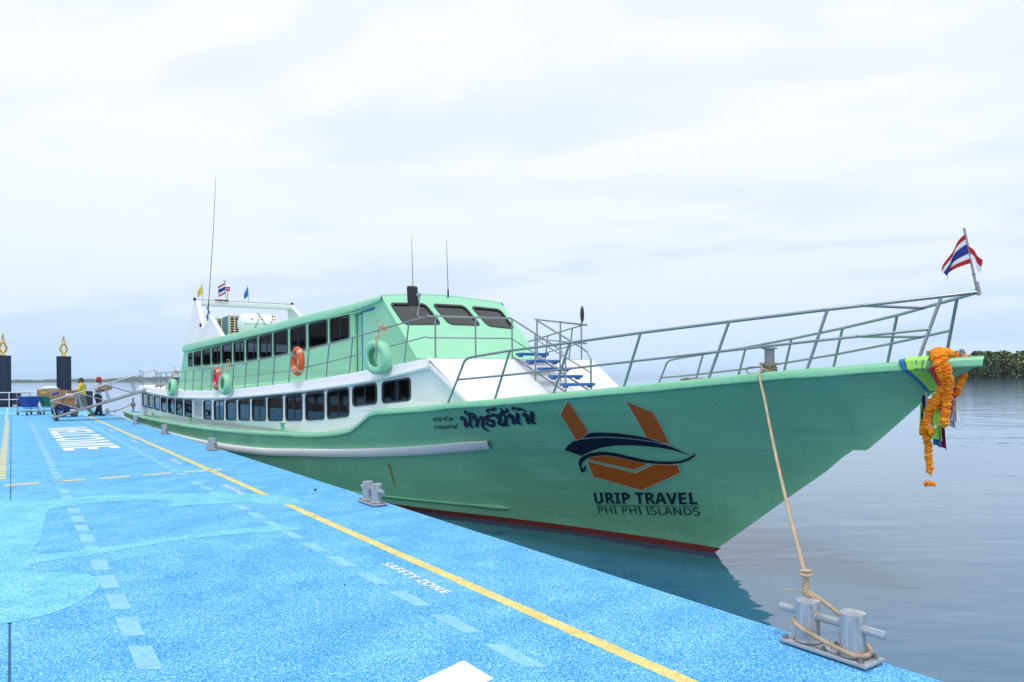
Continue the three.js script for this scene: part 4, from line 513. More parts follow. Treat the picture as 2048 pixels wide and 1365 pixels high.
// ------------------------------------------------------------------ ropes, bollards
function rope(pts, r, n, twist = 0.07, closed = false) {             // three laid strands
  const c = new THREE.CatmullRomCurve3(pts, closed, 'centripetal'), len = c.getLength(), N = Math.max(n, Math.round(len / twist * 9)), fr = c.computeFrenetFrames(N, closed), list = [];
  const P = c.getSpacedPoints(N);
  for (let k = 0; k < 3; k++) { const q = P.map((p, i) => { const t = i / N * len / twist * 6.283 + k * 2.094; return p.clone().addScaledVector(fr.normals[i], Math.cos(t) * r * 0.5).addScaledVector(fr.binormals[i], Math.sin(t) * r * 0.5); }); list.push(new THREE.TubeGeometry(new THREE.CatmullRomCurve3(q), N, r * 0.56, 5)); }
  return merge(list);
}
{
  const b = thing('mooring_bollard', 'galvanised twin-post bollard with a rope looped round it', 'bollard', [3.748, 0.011, -2.325], 0, 'galvanised twin-post bollards along the pontoon edge');
  part('base_plate', box(0.19, 0.02, 0.52, 0, 0.01, 0, 0.006), mGalv, b);
  for (const z of [-0.135, 0.135]) { const g = new THREE.LatheGeometry([[0.001, 0.02], [0.08, 0.02], [0.073, 0.03], [0.067, 0.042], [0.066, 0.05], [0.066, 0.25], [0.0635, 0.2535], [0.001, 0.254]].map(p => new THREE.Vector2(...p)), 36); g.translate(0, 0, z); part('post', g, mGalv, b); }
  const bar = new THREE.LatheGeometry([[0.001, -0.315], [0.02, -0.315], [0.0235, -0.311], [0.0235, 0.311], [0.02, 0.315], [0.001, 0.315]].map(p => new THREE.Vector2(...p)), 22); bar.rotateX(Math.PI / 2); bar.translate(0, 0.175, 0); part('cross_bar', bar, mGalv, b);
  part('weld', [-0.197, -0.073, 0.073, 0.197].map(z => { const g = new THREE.TorusGeometry(0.025, 0.005, 6, 18); g.translate(0, 0.175, z); return g; }), mGalv, b);
  for (const [x, z] of [[-0.065, 0.215], [0.065, 0.22], [-0.062, -0.235], [0.062, -0.225], [-0.06, 0.0], [0.065, 0.0]]) { const g = new THREE.CylinderGeometry(0.014, 0.014, 0.014, 6); g.translate(x, 0.027, z); part('bolt', [g, new THREE.CylinderGeometry(0.007, 0.007, 0.018, 8).translate(x, 0.034, z), new THREE.CylinderGeometry(0.021, 0.021, 0.004, 14).translate(x, 0.022, z)], mSteelOld, b); }
  const labels = { '-8.4': 'galvanised twin-post bollard beside the bow waterline, no rope on it', '-17.1': 'third grey bollard from the gangway, where the white rub rail drops behind the pontoon edge', '-23.2': 'second grey bollard from the gangway on its bow side', '-29.2': 'first grey bollard from the gangway on its bow side', '-38.7': 'grey bollard beside the person in the red hat, holding the stern line' };
  for (const z of [-8.4, -17.1, -23.2, -29.2, -38.7]) copyOf(b, [3.68, 0.011, z], 0, labels[z] ?? labels[String(z)]);
}
{ // bow line from the bitt through the fairlead to the near bollard
  const t = thing('bow_mooring_rope', 'pale twisted mooring rope from the bow bitt to the near bollard', 'rope'), knot = V(3.80, 0.385, -2.505), out = fw(4.905, -(gw(4.9) + 0.012), 1.60);
  const mids = [0.2, 0.4, 0.6, 0.8].map(k => out.clone().lerp(knot, k).add(V(0, -0.10 * Math.sin(k * Math.PI), 0)));
  part('line', rope([fw(5.05, -0.70, 1.60), fw(4.96, -0.9, 1.615), fw(4.915, -(gw(4.9) - 0.03), 1.625), out, ...mids, knot], 0.0125, 200, 0.055), mRope, t);
  const turns = []; for (let i = 0; i <= 60; i++) { const a = i / 60 * 6.283 * 4.2; turns.push(fw(5.08 + Math.cos(a) * (0.066 + 0.01 * Math.sin(i)), -0.65 + Math.sin(a) * (0.066 + 0.01 * Math.sin(i * 1.7)), 1.585 + 0.10 * i / 60 + 0.012 * Math.sin(a * 2.1))); }
  part('bitt_turns', tube(turns, 0.012, 240, 6), mRopeOld, t);
  const up = knot.clone().add(V(0.004, 0.05, -0.004));
  part('knot', [0, 1].map(i => { const g = new THREE.TorusGeometry(0.027 - 0.003 * (i === 0), 0.012, 8, 20); g.rotateX(1.35 + 0.3 * (i % 2)); g.rotateZ(0.25 * (i % 3) - 0.2); g.translate(knot.x, knot.y + 0.025 - i * 0.016, knot.z); return g; }).concat([rope([knot.clone().add(V(0, 0.01, 0)), knot.clone().add(V(-0.004, -0.05, 0.0)), knot.clone().add(V(-0.004, -0.11, 0.004))], 0.019, 20, 0.06)]), mRope, t);
  const K = knot.clone().add(V(-0.003, -0.09, 0.004)), p1 = -2.455, p2 = -2.185, X = 3.755, r = 0.079;
  part('eye_loop', rope([K, V(X + 0.05, 0.25, -2.44), V(X + r * 0.9, 0.17, p1 - 0.02), V(X + r * 0.55, 0.145, p1 - r * 0.8), V(X - r * 0.35, 0.14, p1 - r * 0.95), V(X - r * 0.95, 0.125, p1 - r * 0.3), V(X - r, 0.105, p1 + 0.05), V(X - r * 0.98, 0.085, -2.32), V(X - r, 0.068, p2 - 0.03), V(X - r * 0.85, 0.056, p2 + r * 0.55), V(X - r * 0.1, 0.056, p2 + r), V(X + r * 0.8, 0.07, p2 + r * 0.6), V(X + r, 0.1, p2 - 0.02), V(X + r * 0.9, 0.18, p2 - 0.09), V(X + 0.06, 0.24, -2.37), K.clone().add(V(0.008, 0.0, 0.01))], 0.0135, 200, 0.05), mRope, t);
  part('frayed_end', [tube([knot.clone().add(V(-0.01, -0.1, -0.01)), V(3.80, 0.285, -2.56), V(3.77, 0.28, -2.625)], 0.004, 16, 5), tube([V(3.70, 0.13, -2.52), V(3.69, 0.115, -2.55), V(3.69, 0.1, -2.56)], 0.004, 10, 5), (() => { const g = new THREE.TorusGeometry(0.0155, 0.004, 6, 14); g.rotateY(0.3); g.translate(X - r - 0.002, 0.076, -2.27); return g; })()], mRope, t);
}
{ const t = thing('stern_mooring_rope', 'dark rope from the stern post to the bollard', 'rope'), a = fw(39.9, -2.84, 0.42), b = V(3.7, 0.12, -38.75);
  part('line', rope([a, a.clone().lerp(b, 0.35).add(V(0, -0.07, 0)), a.clone().lerp(b, 0.7).add(V(0, -0.07, 0)), b], 0.022, 60, 0.12), mRopeOld, t);
  part('turns', [0, 1, 2, 3].map(i => { const g = new THREE.TorusGeometry(0.075, 0.028, 7, 18); g.rotateX(1.5 + 0.1 * i); const p = fw(39.9, -2.78, 0.30 + i * 0.05); g.translate(p.x, p.y, p.z); return g; }).concat([tube([V(4.02, 0.18, -38.95), V(4.0, 0.12, -38.93), V(4.03, 0.06, -38.95)], 0.02, 10, 5)]), mRopeOld, t); }
{ const t = thing('rope_coil', 'brown rope coil lying on the foredeck inside the rail', 'rope'); const q = []; for (let i = 0; i < 120; i++) { const a = i / 120 * 6.283 * 5; q.push(fw(5.75 + Math.cos(a) * (0.16 + 0.05 * Math.sin(a * 0.37)), -1.12 + Math.sin(a) * 0.12, yg(5.75) - 0.03 + 0.05 * i / 120)); } part('coil', tube(q, 0.017, 300, 6), mRopeOld, t); }

// ------------------------------------------------------------------ bow scarves and marigold garland
{
  const R = rng(5);
  const wrap = (name, label, mat, a0, a1, c, w0, w1, off) => {       // cloth band over the gunwales and round the stem
    const t = thing(name, label, 'scarf', [0, 0, 0], 0, 'scarves tied round the bow');
    const f = (u, v) => {                                            // u across the band, v from deck centre down to the stem
      const k = (u - 0.5) * 2;
      if (v < 0.3) { const q = v / 0.3, a = lerp(a0, a0, q) + k * w0; return [a, q * (gw(a) + off), yg(a) + off + 0.004 * Math.sin(u * 25)]; }
      const q = (v - 0.3) / 0.7, yT = yg(a0), yB = c, y = lerp(yT - 0.0, yB, q), a = lerp(a0, a1, q) + k * lerp(w0, w1, Math.pow(q, 0.8));
      const b = y > yg(a) - 0.1 ? gw(a) : hullB(a, y); return [a, Math.max(0.004, b + off + 0.006 * Math.sin(u * 22 + q * 2) * (1 - 0.4 * q)), y];
    };
    for (const s of [-1, 1]) part('band', grid(24, 36, (u, v) => { const [a, b, y] = f(u, v); return fw(a, s * b, y); }, null, s > 0), mat, t);
    return t;
  };
  const mLime = M([0.42, 0.85, 0.14], 0.75), mAqua = M([0.02, 0.22, 0.42], 0.75), mPurple = M([0.03, 0.015, 0.11], 0.75), mMagenta = M([0.36, 0.015, 0.14], 0.75), mPaleBlue = M([0.42, 0.62, 0.80], 0.75), mCream = M([0.75, 0.74, 0.78], 0.75);
  const tail = (t, name, mat, x, z, y0, y1, w, ph) => part(name, grid(12, 14, (u, v) => V(x + 0.018 * Math.sin(u * 9 + ph + v * 1.5) * (0.4 + v), lerp(y0, y1, v) + 0.012 * Math.sin(u * 4 + ph) * v, z + (u - 0.5) * w * (0.45 + 0.55 * v) + 0.02 * Math.sin(ph) * v)), mat, t);
  const lime = wrap('bow_scarf', 'lime green scarf wrapped round the bow under the garland', mLime, 3.60, 3.605, 1.385, 0.085, 0.035, 0.03);
  tail(lime, 'tail', mLime, 7.57, -3.545, 1.36, 0.90, 0.14, 0.4); tail(lime, 'tail', mLime, 7.62, -3.70, 1.25, 0.93, 0.08, 2);
  const aqua = wrap('bow_scarf', 'dark blue scarf edging out beneath the lime scarf on the bow', mAqua, 3.635, 3.635, 1.378, 0.10, 0.035, 0.022);
  tail(aqua, 'tail', mAqua, 7.60, -3.56, 1.3, 0.84, 0.09, 1.2);
  const t3 = thing('scarf_tail', 'dark purple scarf end hanging under the bow', 'scarf', [0, 0, 0], 0, 'scarves tied round the bow'); tail(t3, 'cloth', mPurple, 7.63, -3.68, 1.34, 0.98, 0.07, 3);
  const t4 = thing('scarf_tail', 'magenta scarf end hanging lowest under the lime scarf', 'scarf', [0, 0, 0], 0, 'scarves tied round the bow'); tail(t4, 'cloth', mMagenta, 7.65, -3.53, 1.3, 0.815, 0.10, 0.9);
  const t5 = thing('scarf_tail', 'pale blue scarf end hanging behind the garland', 'scarf', [0, 0, 0], 0, 'scarves tied round the bow'); tail(t5, 'cloth', mPaleBlue, 7.69, -3.46, 1.3, 1.03, 0.10, 1.6);
  const t6 = thing('scarf_tail', 'off-white scarf end hanging beside the pale blue one', 'scarf', [0, 0, 0], 0, 'scarves tied round the bow'); tail(t6, 'cloth', mCream, 7.70, -3.42, 1.32, 1.09, 0.07, 2.6); tail(t6, 'cloth', mCream, 7.64, -3.66, 1.38, 1.15, 0.04, 2.1);
  // marigolds: ruffled flower heads threaded on a string
  const heads = [0, 1, 2].map(() => { const g = mergeVertices((() => { const q = new THREE.IcosahedronGeometry(1, 2); q.deleteAttribute('normal'); q.deleteAttribute('uv'); return q; })()); const p = g.attributes.position; for (let i = 0; i < p.count; i++) { const k = 0.72 + 0.5 * R(); p.setXYZ(i, p.getX(i) * k, p.getY(i) * 0.55 * (0.8 + 0.4 * R()), p.getZ(i) * k); } const f = g.toNonIndexed(); f.computeVertexNormals(); return f; });
  const strand = (pts, r, gap, pick) => { const c = new THREE.CatmullRomCurve3(pts, false, 'centripetal'), n = Math.max(3, Math.round(c.getLength() / gap)), list = []; for (let i = 0; i <= n; i++) { const p = c.getPointAt(i / n), tg = c.getTangentAt(i / n), g = heads[i % 3].clone(), k = r * (0.78 + 0.42 * hash2(i, n, 3)); if (pick !== undefined && (hash2(i, n, 9) > 0.55 ? 1 : 0) !== pick) continue; g.rotateY(R() * 6); g.rotateX((R() - 0.5) * 0.7); g.scale(k, r, k); g.applyQuaternion(new THREE.Quaternion().setFromUnitVectors(V(0, 1, 0), tg)); g.translate(p.x + (hash2(i, n, 4) - 0.5) * 0.016, p.y, p.z + (hash2(i, n, 5) - 0.5) * 0.016); list.push(g); } return merge(list); };
  const mMari = M([0.95, 0.28, 0.006], 0.7), mRedPetal = M([0.55, 0.02, 0.03], 0.7), mJas = M([0.8, 0.8, 0.76], 0.7);
  const t = thing('flower_garland', 'long orange marigold garland draped over the bow', 'garland');
  const P = (a, b, y) => fw(a, b, y), two = (pts, r0, gap0) => { const r = r0 * 1.06, gap = gap0 * 0.74; part('marigold_strand', strand(pts, r, gap, 0), mMari, t); part('marigold_strand', strand(pts, r, gap, 1), M([0.98, 0.38, 0.01], 0.7), t); };
  two([P(3.47, 0.02, 1.76), P(3.445, -0.16, 1.765), P(3.40, -0.29, 1.73), P(3.365, -0.30, 1.64), P(3.36, -0.25, 1.5), P(3.40, -0.19, 1.36), P(3.42, -0.18, 1.2), P(3.44, -0.18, 1.05)], 0.036, 0.017);
  two([P(3.52, 0.0, 1.775), P(3.495, -0.18, 1.775), P(3.45, -0.31, 1.74), P(3.42, -0.32, 1.62), P(3.42, -0.24, 1.46), P(3.48, -0.19, 1.34), P(3.54, -0.17, 1.22)], 0.037, 0.017);
  two([P(3.54, -0.18, 1.3), P(3.60, -0.16, 1.14), P(3.64, -0.15, 1.02), P(3.61, -0.16, 0.9)], 0.032, 0.016);
  two([P(3.60, -0.17, 1.08), P(3.58, -0.19, 1.0), P(3.545, -0.18, 0.98)], 0.034, 0.016);
  two([P(3.615, -0.13, 0.87), P(3.61, -0.125, 0.72), P(3.60, -0.12, 0.57)], 0.03, 0.0155);
  two([P(3.45, 0.1, 1.73), P(3.41, 0.17, 1.73), P(3.40, 0.15, 1.58), P(3.40, 0.06, 1.45), P(3.43, 0.03, 1.34)], 0.034, 0.017);
  part('tassel_flower', strand([P(3.635, -0.12, 0.455), P(3.565, -0.12, 0.455)], 0.028, 0.03), mMari, t);
  part('red_petals', strand([P(3.47, -0.355, 1.62), P(3.45, -0.31, 1.53), P(3.43, -0.27, 1.46)], 0.022, 0.014), mRedPetal, t);
  part('red_petals', strand([P(3.42, 0.03, 1.40), P(3.44, 0.0, 1.3), P(3.45, -0.02, 1.19)], 0.026, 0.03), mRedPetal, t);
  part('red_petals', strand([P(3.62, -0.18, 1.08), P(3.6, -0.18, 1.06)], 0.022, 0.015), mRedPetal, t);
  part('jasmine_beads', [strand([P(3.60, -0.12, 0.545), P(3.60, -0.12, 0.47)], 0.012, 0.014), strand([P(3.56, -0.2, 1.05), P(3.52, -0.2, 1.02), P(3.49, -0.19, 1.06)], 0.012, 0.018), strand([P(3.63, -0.15, 1.2), P(3.60, -0.18, 1.12)], 0.013, 0.02), strand([P(3.615, -0.13, 0.905), P(3.612, -0.13, 0.88)], 0.014, 0.012)], mJas, t);
}

// ------------------------------------------------------------------ gangway from the pontoon to the upper deck
{
  const t = thing('gangway', 'long aluminium truss gangway sloping up from the pontoon to the ferry', 'gangway', [1.35, 0, -33.4]), alu = M([0.40, 0.42, 0.45], 0.45, 0.9), alu2 = M([0.24, 0.25, 0.27], 0.5, 0.8);
  const B = x => lerp(0.12, 1.37, x / 3.95), T = x => lerp(0.80, 1.99, (x + 0.08) / 3.6);
  for (const z of [0, -0.72]) {
    part('chord', rod(V(-0.05, B(-0.05), z), V(3.97, B(3.97), z), 0.035), alu2, t);
    part('handrail', pipe([V(-0.08, 0.80, z), V(3.5, T(3.5), z), V(3.66, T(3.6) - 0.03, z), V(3.95, 1.40, z)], 0.015), alu, t);
    part('end_post', rod(V(-0.08, 0.80, z), V(0.08, 0.16, z), 0.022), alu, t);
    for (const x of [0.85, 1.8, 2.75]) part('upright', rod(V(x - 0.03, T(x - 0.03), z), V(x + 0.14, B(x + 0.14), z), 0.02), alu, t);
    for (const [x0, x1] of [[-0.08, 0.95], [0.82, 1.92], [1.77, 2.88], [2.72, 3.9]]) part('diagonal', rod(V(x0, T(x0), z), V(x1, B(x1), z), 0.016), alu, t);
  }
  part('walkway', (() => { const g = box(4.16, 0.03, 0.68, 0, 0, 0); g.rotateZ(Math.atan2(1.25, 3.95)); g.translate(1.96, B(1.96) + 0.03, -0.36); return g; })(), alu2, t);
  for (let k = 0; k < 10; k++) { const x = 0.2 + k * 0.38; part('tread_strip', box(0.03, 0.02, 0.66, x, B(x) + 0.055, -0.36), alu, t); }
  for (const z of [0.02, -0.74]) { const g = new THREE.CylinderGeometry(0.06, 0.06, 0.05, 20); g.rotateX(Math.PI / 2); g.translate(0.1, 0.071, z); part('wheel', g, mRubber, t); }
}

// ------------------------------------------------------------------ figures: one skin from tapered bones
function skin(bones, lo, size, res, blend) {                          // bones: [from, to, r0, r1]
  const mc = new MarchingCubes(res, new THREE.MeshBasicMaterial(), false, false, 120000); mc.isolation = 0; const f = mc.field, h = size / 2;
  const p = V(0, 0, 0), d = V(0, 0, 0);
  for (let k = 0; k < res; k++) for (let j = 0; j < res; j++) for (let i = 0; i < res; i++) {
    p.set(lo[0] + h * (1 + (i - res / 2) / (res / 2)), lo[1] + h * (1 + (j - res / 2) / (res / 2)), lo[2] + h * (1 + (k - res / 2) / (res / 2)));
    let s = 1e3;
    for (const [a, b, r0, r1] of bones) { d.subVectors(b, a); const t = clamp(((p.x - a.x) * d.x + (p.y - a.y) * d.y + (p.z - a.z) * d.z) / (d.lengthSq() || 1)); const x = p.x - a.x - d.x * t, y = p.y - a.y - d.y * t, z = p.z - a.z - d.z * t, q = Math.sqrt(x * x + y * y + z * z) - lerp(r0, r1, t); const m = clamp(0.5 + 0.5 * (s - q) / blend); s = lerp(s, q, m) - blend * m * (1 - m); }
    f[i + j * res + k * res * res] = -s;
  }
  mc.update();
  const n = mc.count, pos = new Float32Array(n * 3), nor = new Float32Array(n * 3);
  for (let i = 0; i < n; i++) { for (let c = 0; c < 3; c++) { pos[i * 3 + c] = lo[c] + h * (1 + mc.positionArray[i * 3 + c]); nor[i * 3 + c] = mc.normalArray[i * 3 + c]; } }
  const g = new THREE.BufferGeometry(); g.setAttribute('position', new THREE.BufferAttribute(pos, 3)); g.setAttribute('normal', new THREE.BufferAttribute(nor, 3)); g.computeVertexNormals(); return g;
}
function handBones(w, dir, palmN, curl) {                             // palm with four fingers and a thumb leaving its side
  const side = dir.clone().cross(palmN).normalize(), out = [], at = (f, s, n) => w.clone().addScaledVector(dir, f).addScaledVector(side, s).addScaledVector(palmN, n);
  for (const s of [-0.025, -0.008, 0.009, 0.026]) out.push([at(0, s * 0.6, 0), at(0.085, s, 0), 0.017, 0.013]);
  [[-0.03, 0.062], [-0.01, 0.075], [0.011, 0.07], [0.031, 0.054]].forEach(([s, l]) => { const k0 = at(0.085, s, 0), k1 = at(0.085 + l * 0.5, s * 1.08, curl * 0.4 * l), k2 = at(0.085 + l * 0.85, s * 1.1, curl * 1.0 * l); out.push([k0, k1, 0.0095, 0.009], [k1, k2, 0.009, 0.008]); });
  const t0 = at(0.02, -0.025, 0.008), t1 = at(0.055, -0.055, 0.02), t2 = at(0.085, -0.062, 0.032); out.push([t0, t1, 0.012, 0.0105], [t1, t2, 0.0105, 0.009]); return out;
}
function person(label, pos, turn, o) {                                // faces +z in its own frame
  const t = thing('person', label, 'person', pos, turn), J = o.J, skinM = M(o.skin, 0.6);
  const dirOf = (a, b) => b.clone().sub(a).normalize();
  const torso = k => [[J.hipL, J.hipR, 0.10 + k, 0.10 + k], [J.pelvis, J.waist, 0.115 + k, 0.108 + k], [J.waist, J.chest, 0.108 + k, 0.125 + k], [J.shL, J.shR, 0.062 + k, 0.062 + k], [J.chest, J.neck, 0.11 + k, 0.06 + k]];
  const arm = (s, e, w, k, k2) => [[s, e, 0.052 + k, 0.042 + k], [e, w, 0.041 + k2, 0.029 + k2]];
  const leg = (h, kn, a, k) => [[h, kn, 0.083 + k, 0.058 + k], [kn, a, 0.057 + k, 0.036 + k]];
  const headC = J.head, fwd = o.look.clone().normalize(), up = V(0, 1, 0), sd = up.clone().cross(fwd).normalize(), hp = (x, y, z) => headC.clone().addScaledVector(sd, x).addScaledVector(up, y).addScaledVector(fwd, z);
  const body = skin([...torso(0), [J.neck, hp(0, -0.05, -0.01), 0.055, 0.052], ...arm(J.shL, J.elL, J.wrL, 0, 0), ...arm(J.shR, J.elR, J.wrR, 0, 0), ...leg(J.hipL, J.knL, J.anL, 0), ...leg(J.hipR, J.knR, J.anR, 0), [J.anL, J.toeL, 0.036, 0.03], [J.anR, J.toeR, 0.036, 0.03]], [-0.9, -0.03, -0.9], 1.8, 110, 0.03);
  const head = skin([[hp(0, 0.03, -0.015), hp(0, 0.035, 0.01), 0.088, 0.082], [hp(0, -0.02, 0.02), hp(0, -0.075, 0.055), 0.066, 0.036], [hp(0, -0.11, -0.015), hp(0, -0.05, -0.02), 0.052, 0.055], [hp(0, 0.01, 0.085), hp(0, -0.028, 0.108), 0.010, 0.014], [hp(-0.075, 0.0, -0.01), hp(-0.086, -0.02, -0.015), 0.012, 0.016], [hp(0.075, 0.0, -0.01), hp(0.086, -0.02, -0.015), 0.012, 0.016], [hp(-0.018, -0.055, 0.083), hp(0.018, -0.055, 0.083), 0.011, 0.011], [hp(-0.032, 0.022, 0.078), hp(0.032, 0.022, 0.078), 0.014, 0.014]], headC.clone().addScalar(-0.17).toArray(), 0.34, 72, 0.022);
  const hands = [[J.elL, J.wrL], [J.elR, J.wrR]].map(([e, w], i) => { const d = dirOf(e, w); return skin(handBones(w, d, o.palm[i].clone().addScaledVector(d, -o.palm[i].dot(d)).normalize(), o.curl ?? 0.8), w.clone().addScaledVector(d, 0.07).addScalar(-0.12).toArray(), 0.24, 64, 0.006); });
  const bm = part('body', [body, head, ...hands], skinM, t);
  part('eyes', [-0.032, 0.032].map(x => { const g = new THREE.SphereGeometry(0.009, 10, 8), p = hp(x, 0.004, 0.083); g.translate(p.x, p.y, p.z); return g; }), mBlack, bm);
  const hair = skin([[hp(0, 0.055, -0.03), hp(0, 0.05, 0.0), 0.09, 0.084], [hp(0, 0.0, -0.06), hp(0, -0.05, -0.055), 0.062, 0.048]], headC.clone().addScalar(-0.18).toArray(), 0.36, 56, 0.03);
  part('hair', hair, M([0.012, 0.011, 0.011], 0.7), t);
  const lerpV = (a, b, k) => a.clone().lerp(b, k);
  part('shirt', skin([...torso(0.022).slice(1), [J.shL, lerpV(J.shL, J.elL, o.sleeve), 0.075, 0.066], [J.shR, lerpV(J.shR, J.elR, o.sleeve), 0.075, 0.066]], [-0.6, 0.5, -0.6], 1.2, 80, 0.03), M(o.shirt, 0.85), t);
  part('trousers', skin([[J.hipL, J.hipR, 0.122, 0.122], [J.pelvis, J.pelvis.clone().add(V(0, 0.05, 0)), 0.13, 0.128], ...leg(J.hipL, J.knL, lerpV(J.knL, J.anL, 0.94), 0.026).map(b => [b[0], b[1], b[2], b[3] + 0.012]), ...leg(J.hipR, J.knR, lerpV(J.knR, J.anR, 0.94), 0.026).map(b => [b[0], b[1], b[2], b[3] + 0.012])], [-0.7, -0.03, -0.7], 1.4, 90, 0.03), M(o.trousers, 0.85), t);
  for (const [a, b] of [[J.anL, J.toeL], [J.anR, J.toeR]]) { const g = new RoundedBoxGeometry(0.095, 0.08, 0.27, 3, 0.035), d = b.clone().sub(a); d.y = 0; g.rotateY(Math.atan2(d.x, d.z)); const c = a.clone().lerp(b, 0.45); g.translate(c.x, Math.max(0.045, c.y - 0.02), c.z); part('shoe', g, mBlack, t); }
  return t;
}
{
  const J = { pelvis: V(0, 0.90, 0), waist: V(0, 1.06, 0.02), chest: V(0, 1.25, 0.05), neck: V(0, 1.43, 0.07), head: V(0, 1.555, 0.09), shL: V(-0.185, 1.355, 0.06), shR: V(0.185, 1.355, 0.06), elL: V(-0.22, 1.13, 0.24), wrL: V(-0.19, 1.13, 0.47), elR: V(0.23, 1.11, 0.18), wrR: V(0.2, 1.1, 0.42), hipL: V(-0.09, 0.86, 0), hipR: V(0.09, 0.86, 0), knL: V(-0.09, 0.47, 0.2), anL: V(-0.09, 0.085, 0.28), toeL: V(-0.1, 0.04, 0.43), knR: V(0.09, 0.49, -0.10), anR: V(0.09, 0.12, -0.38), toeR: V(0.1, 0.04, -0.25) };
  const t = person('person in a yellow shirt pushing a loaded cart, bag strap across the back', [2.58, 0.011, -36.9], -Math.PI / 2 - 0.15, { J, look: V(0.25, 0, 1), skin: [0.22, 0.11, 0.065], shirt: [0.78, 0.56, 0.03], trousers: [0.14, 0.16, 0.13], sleeve: 0.75, palm: [V(0, -1, 0), V(0, -1, 0)] });
  part('bag_strap', tube([V(0.12, 1.44, 0.02), V(0.06, 1.36, -0.10), V(-0.03, 1.2, -0.115), V(-0.12, 1.02, -0.09), V(-0.16, 0.95, 0.0)], 0.014, 30, 6), mBlack, t);
  const J2 = { pelvis: V(0, 0.90, 0), waist: V(0, 1.06, -0.01), chest: V(0, 1.25, 0.0), neck: V(0, 1.43, 0.02), head: V(0, 1.55, 0.05), shL: V(-0.18, 1.36, 0), shR: V(0.18, 1.36, 0), elL: V(-0.24, 1.11, 0.07), wrL: V(-0.17, 1.14, 0.30), elR: V(0.24, 1.11, 0.07), wrR: V(0.17, 1.14, 0.30), hipL: V(-0.09, 0.86, 0), hipR: V(0.09, 0.86, 0), knL: V(-0.10, 0.47, 0.10), anL: V(-0.11, 0.085, 0.18), toeL: V(-0.13, 0.04, 0.32), knR: V(0.10, 0.47, 0.0), anR: V(0.11, 0.085, -0.16), toeR: V(0.13, 0.04, -0.02) };
  const p = person('person in a red hat and pale shirt carrying a cardboard box', [3.17, 0.011, -37.0], Math.PI / 2 - 0.55, { J: J2, look: V(0.1, -0.1, 1), skin: [0.22, 0.11, 0.065], shirt: [0.5, 0.62, 0.74], trousers: [0.012, 0.016, 0.035], sleeve: 0.6, palm: [V(0, 1, 0.2), V(0, 1, 0.2)], curl: 0.6 });
  part('hat', new THREE.LatheGeometry([[0.001, 0.135], [0.07, 0.13], [0.095, 0.10], [0.102, 0.03], [0.15, 0.0], [0.152, -0.008], [0.1, 0.015]].map(q => new THREE.Vector2(...q)), 28).translate(0, 1.60, 0.04), M([0.45, 0.012, 0.03], 0.8), p);
}

// ------------------------------------------------------------------ cartons, trolleys, carts
const texCard = dataTex(128, 128, (i, j) => { const k = 1 + (vnoise(i / 3, j / 60, 44) - 0.5) * 0.12 + (fbm(i / 20, j / 20, 3, 45) - 0.5) * 0.15; return [176 * k, 134 * k, 98 * k]; }), mCard = M(0xffffff, 0.85, 0, { map: texCard }), mTape = M([0.55, 0.42, 0.28], 0.35);
function carton(label, [x, y, z], [w, h, d], turn = 0, roll = 0, print) {
  const t = thing('cardboard_box', label, 'box', [x, y, z], turn, 'cartons on the pontoon'); t.rotation.z = roll;
  part('carton', box(w, h, d, 0, h / 2, 0, 0.012), mCard, t); part('tape', [box(w + 0.003, 0.004, 0.05, 0, h + 0.001, 0), box(0.004, h * 0.35, 0.05, w / 2 + 0.001, h * 0.82, 0)], mTape, t);
  part('flap_joint', box(w - 0.02, 0.003, 0.006, 0, h + 0.0035, 0), M([0.2, 0.14, 0.1], 0.9), t);
  if (print) part('print', box(w * 0.62, h * 0.32, 0.004, 0, h * 0.5, d / 2 + 0.001), print, t);
  return t;
}
function caster(g, x, z, parent, r = 0.06) { const w = new THREE.CylinderGeometry(r, r, 0.04, 18); w.rotateZ(Math.PI / 2); w.translate(x, r, z); const c = part('caster', w, mRubber, parent); part('fork', [box(0.07, 0.03, 0.07, x, r * 2 + 0.03, z), box(0.008, r * 1.3, 0.04, x - 0.03, r * 1.5, z), box(0.008, r * 1.3, 0.04, x + 0.03, r * 1.5, z)], mSteelOld, c); return c; }
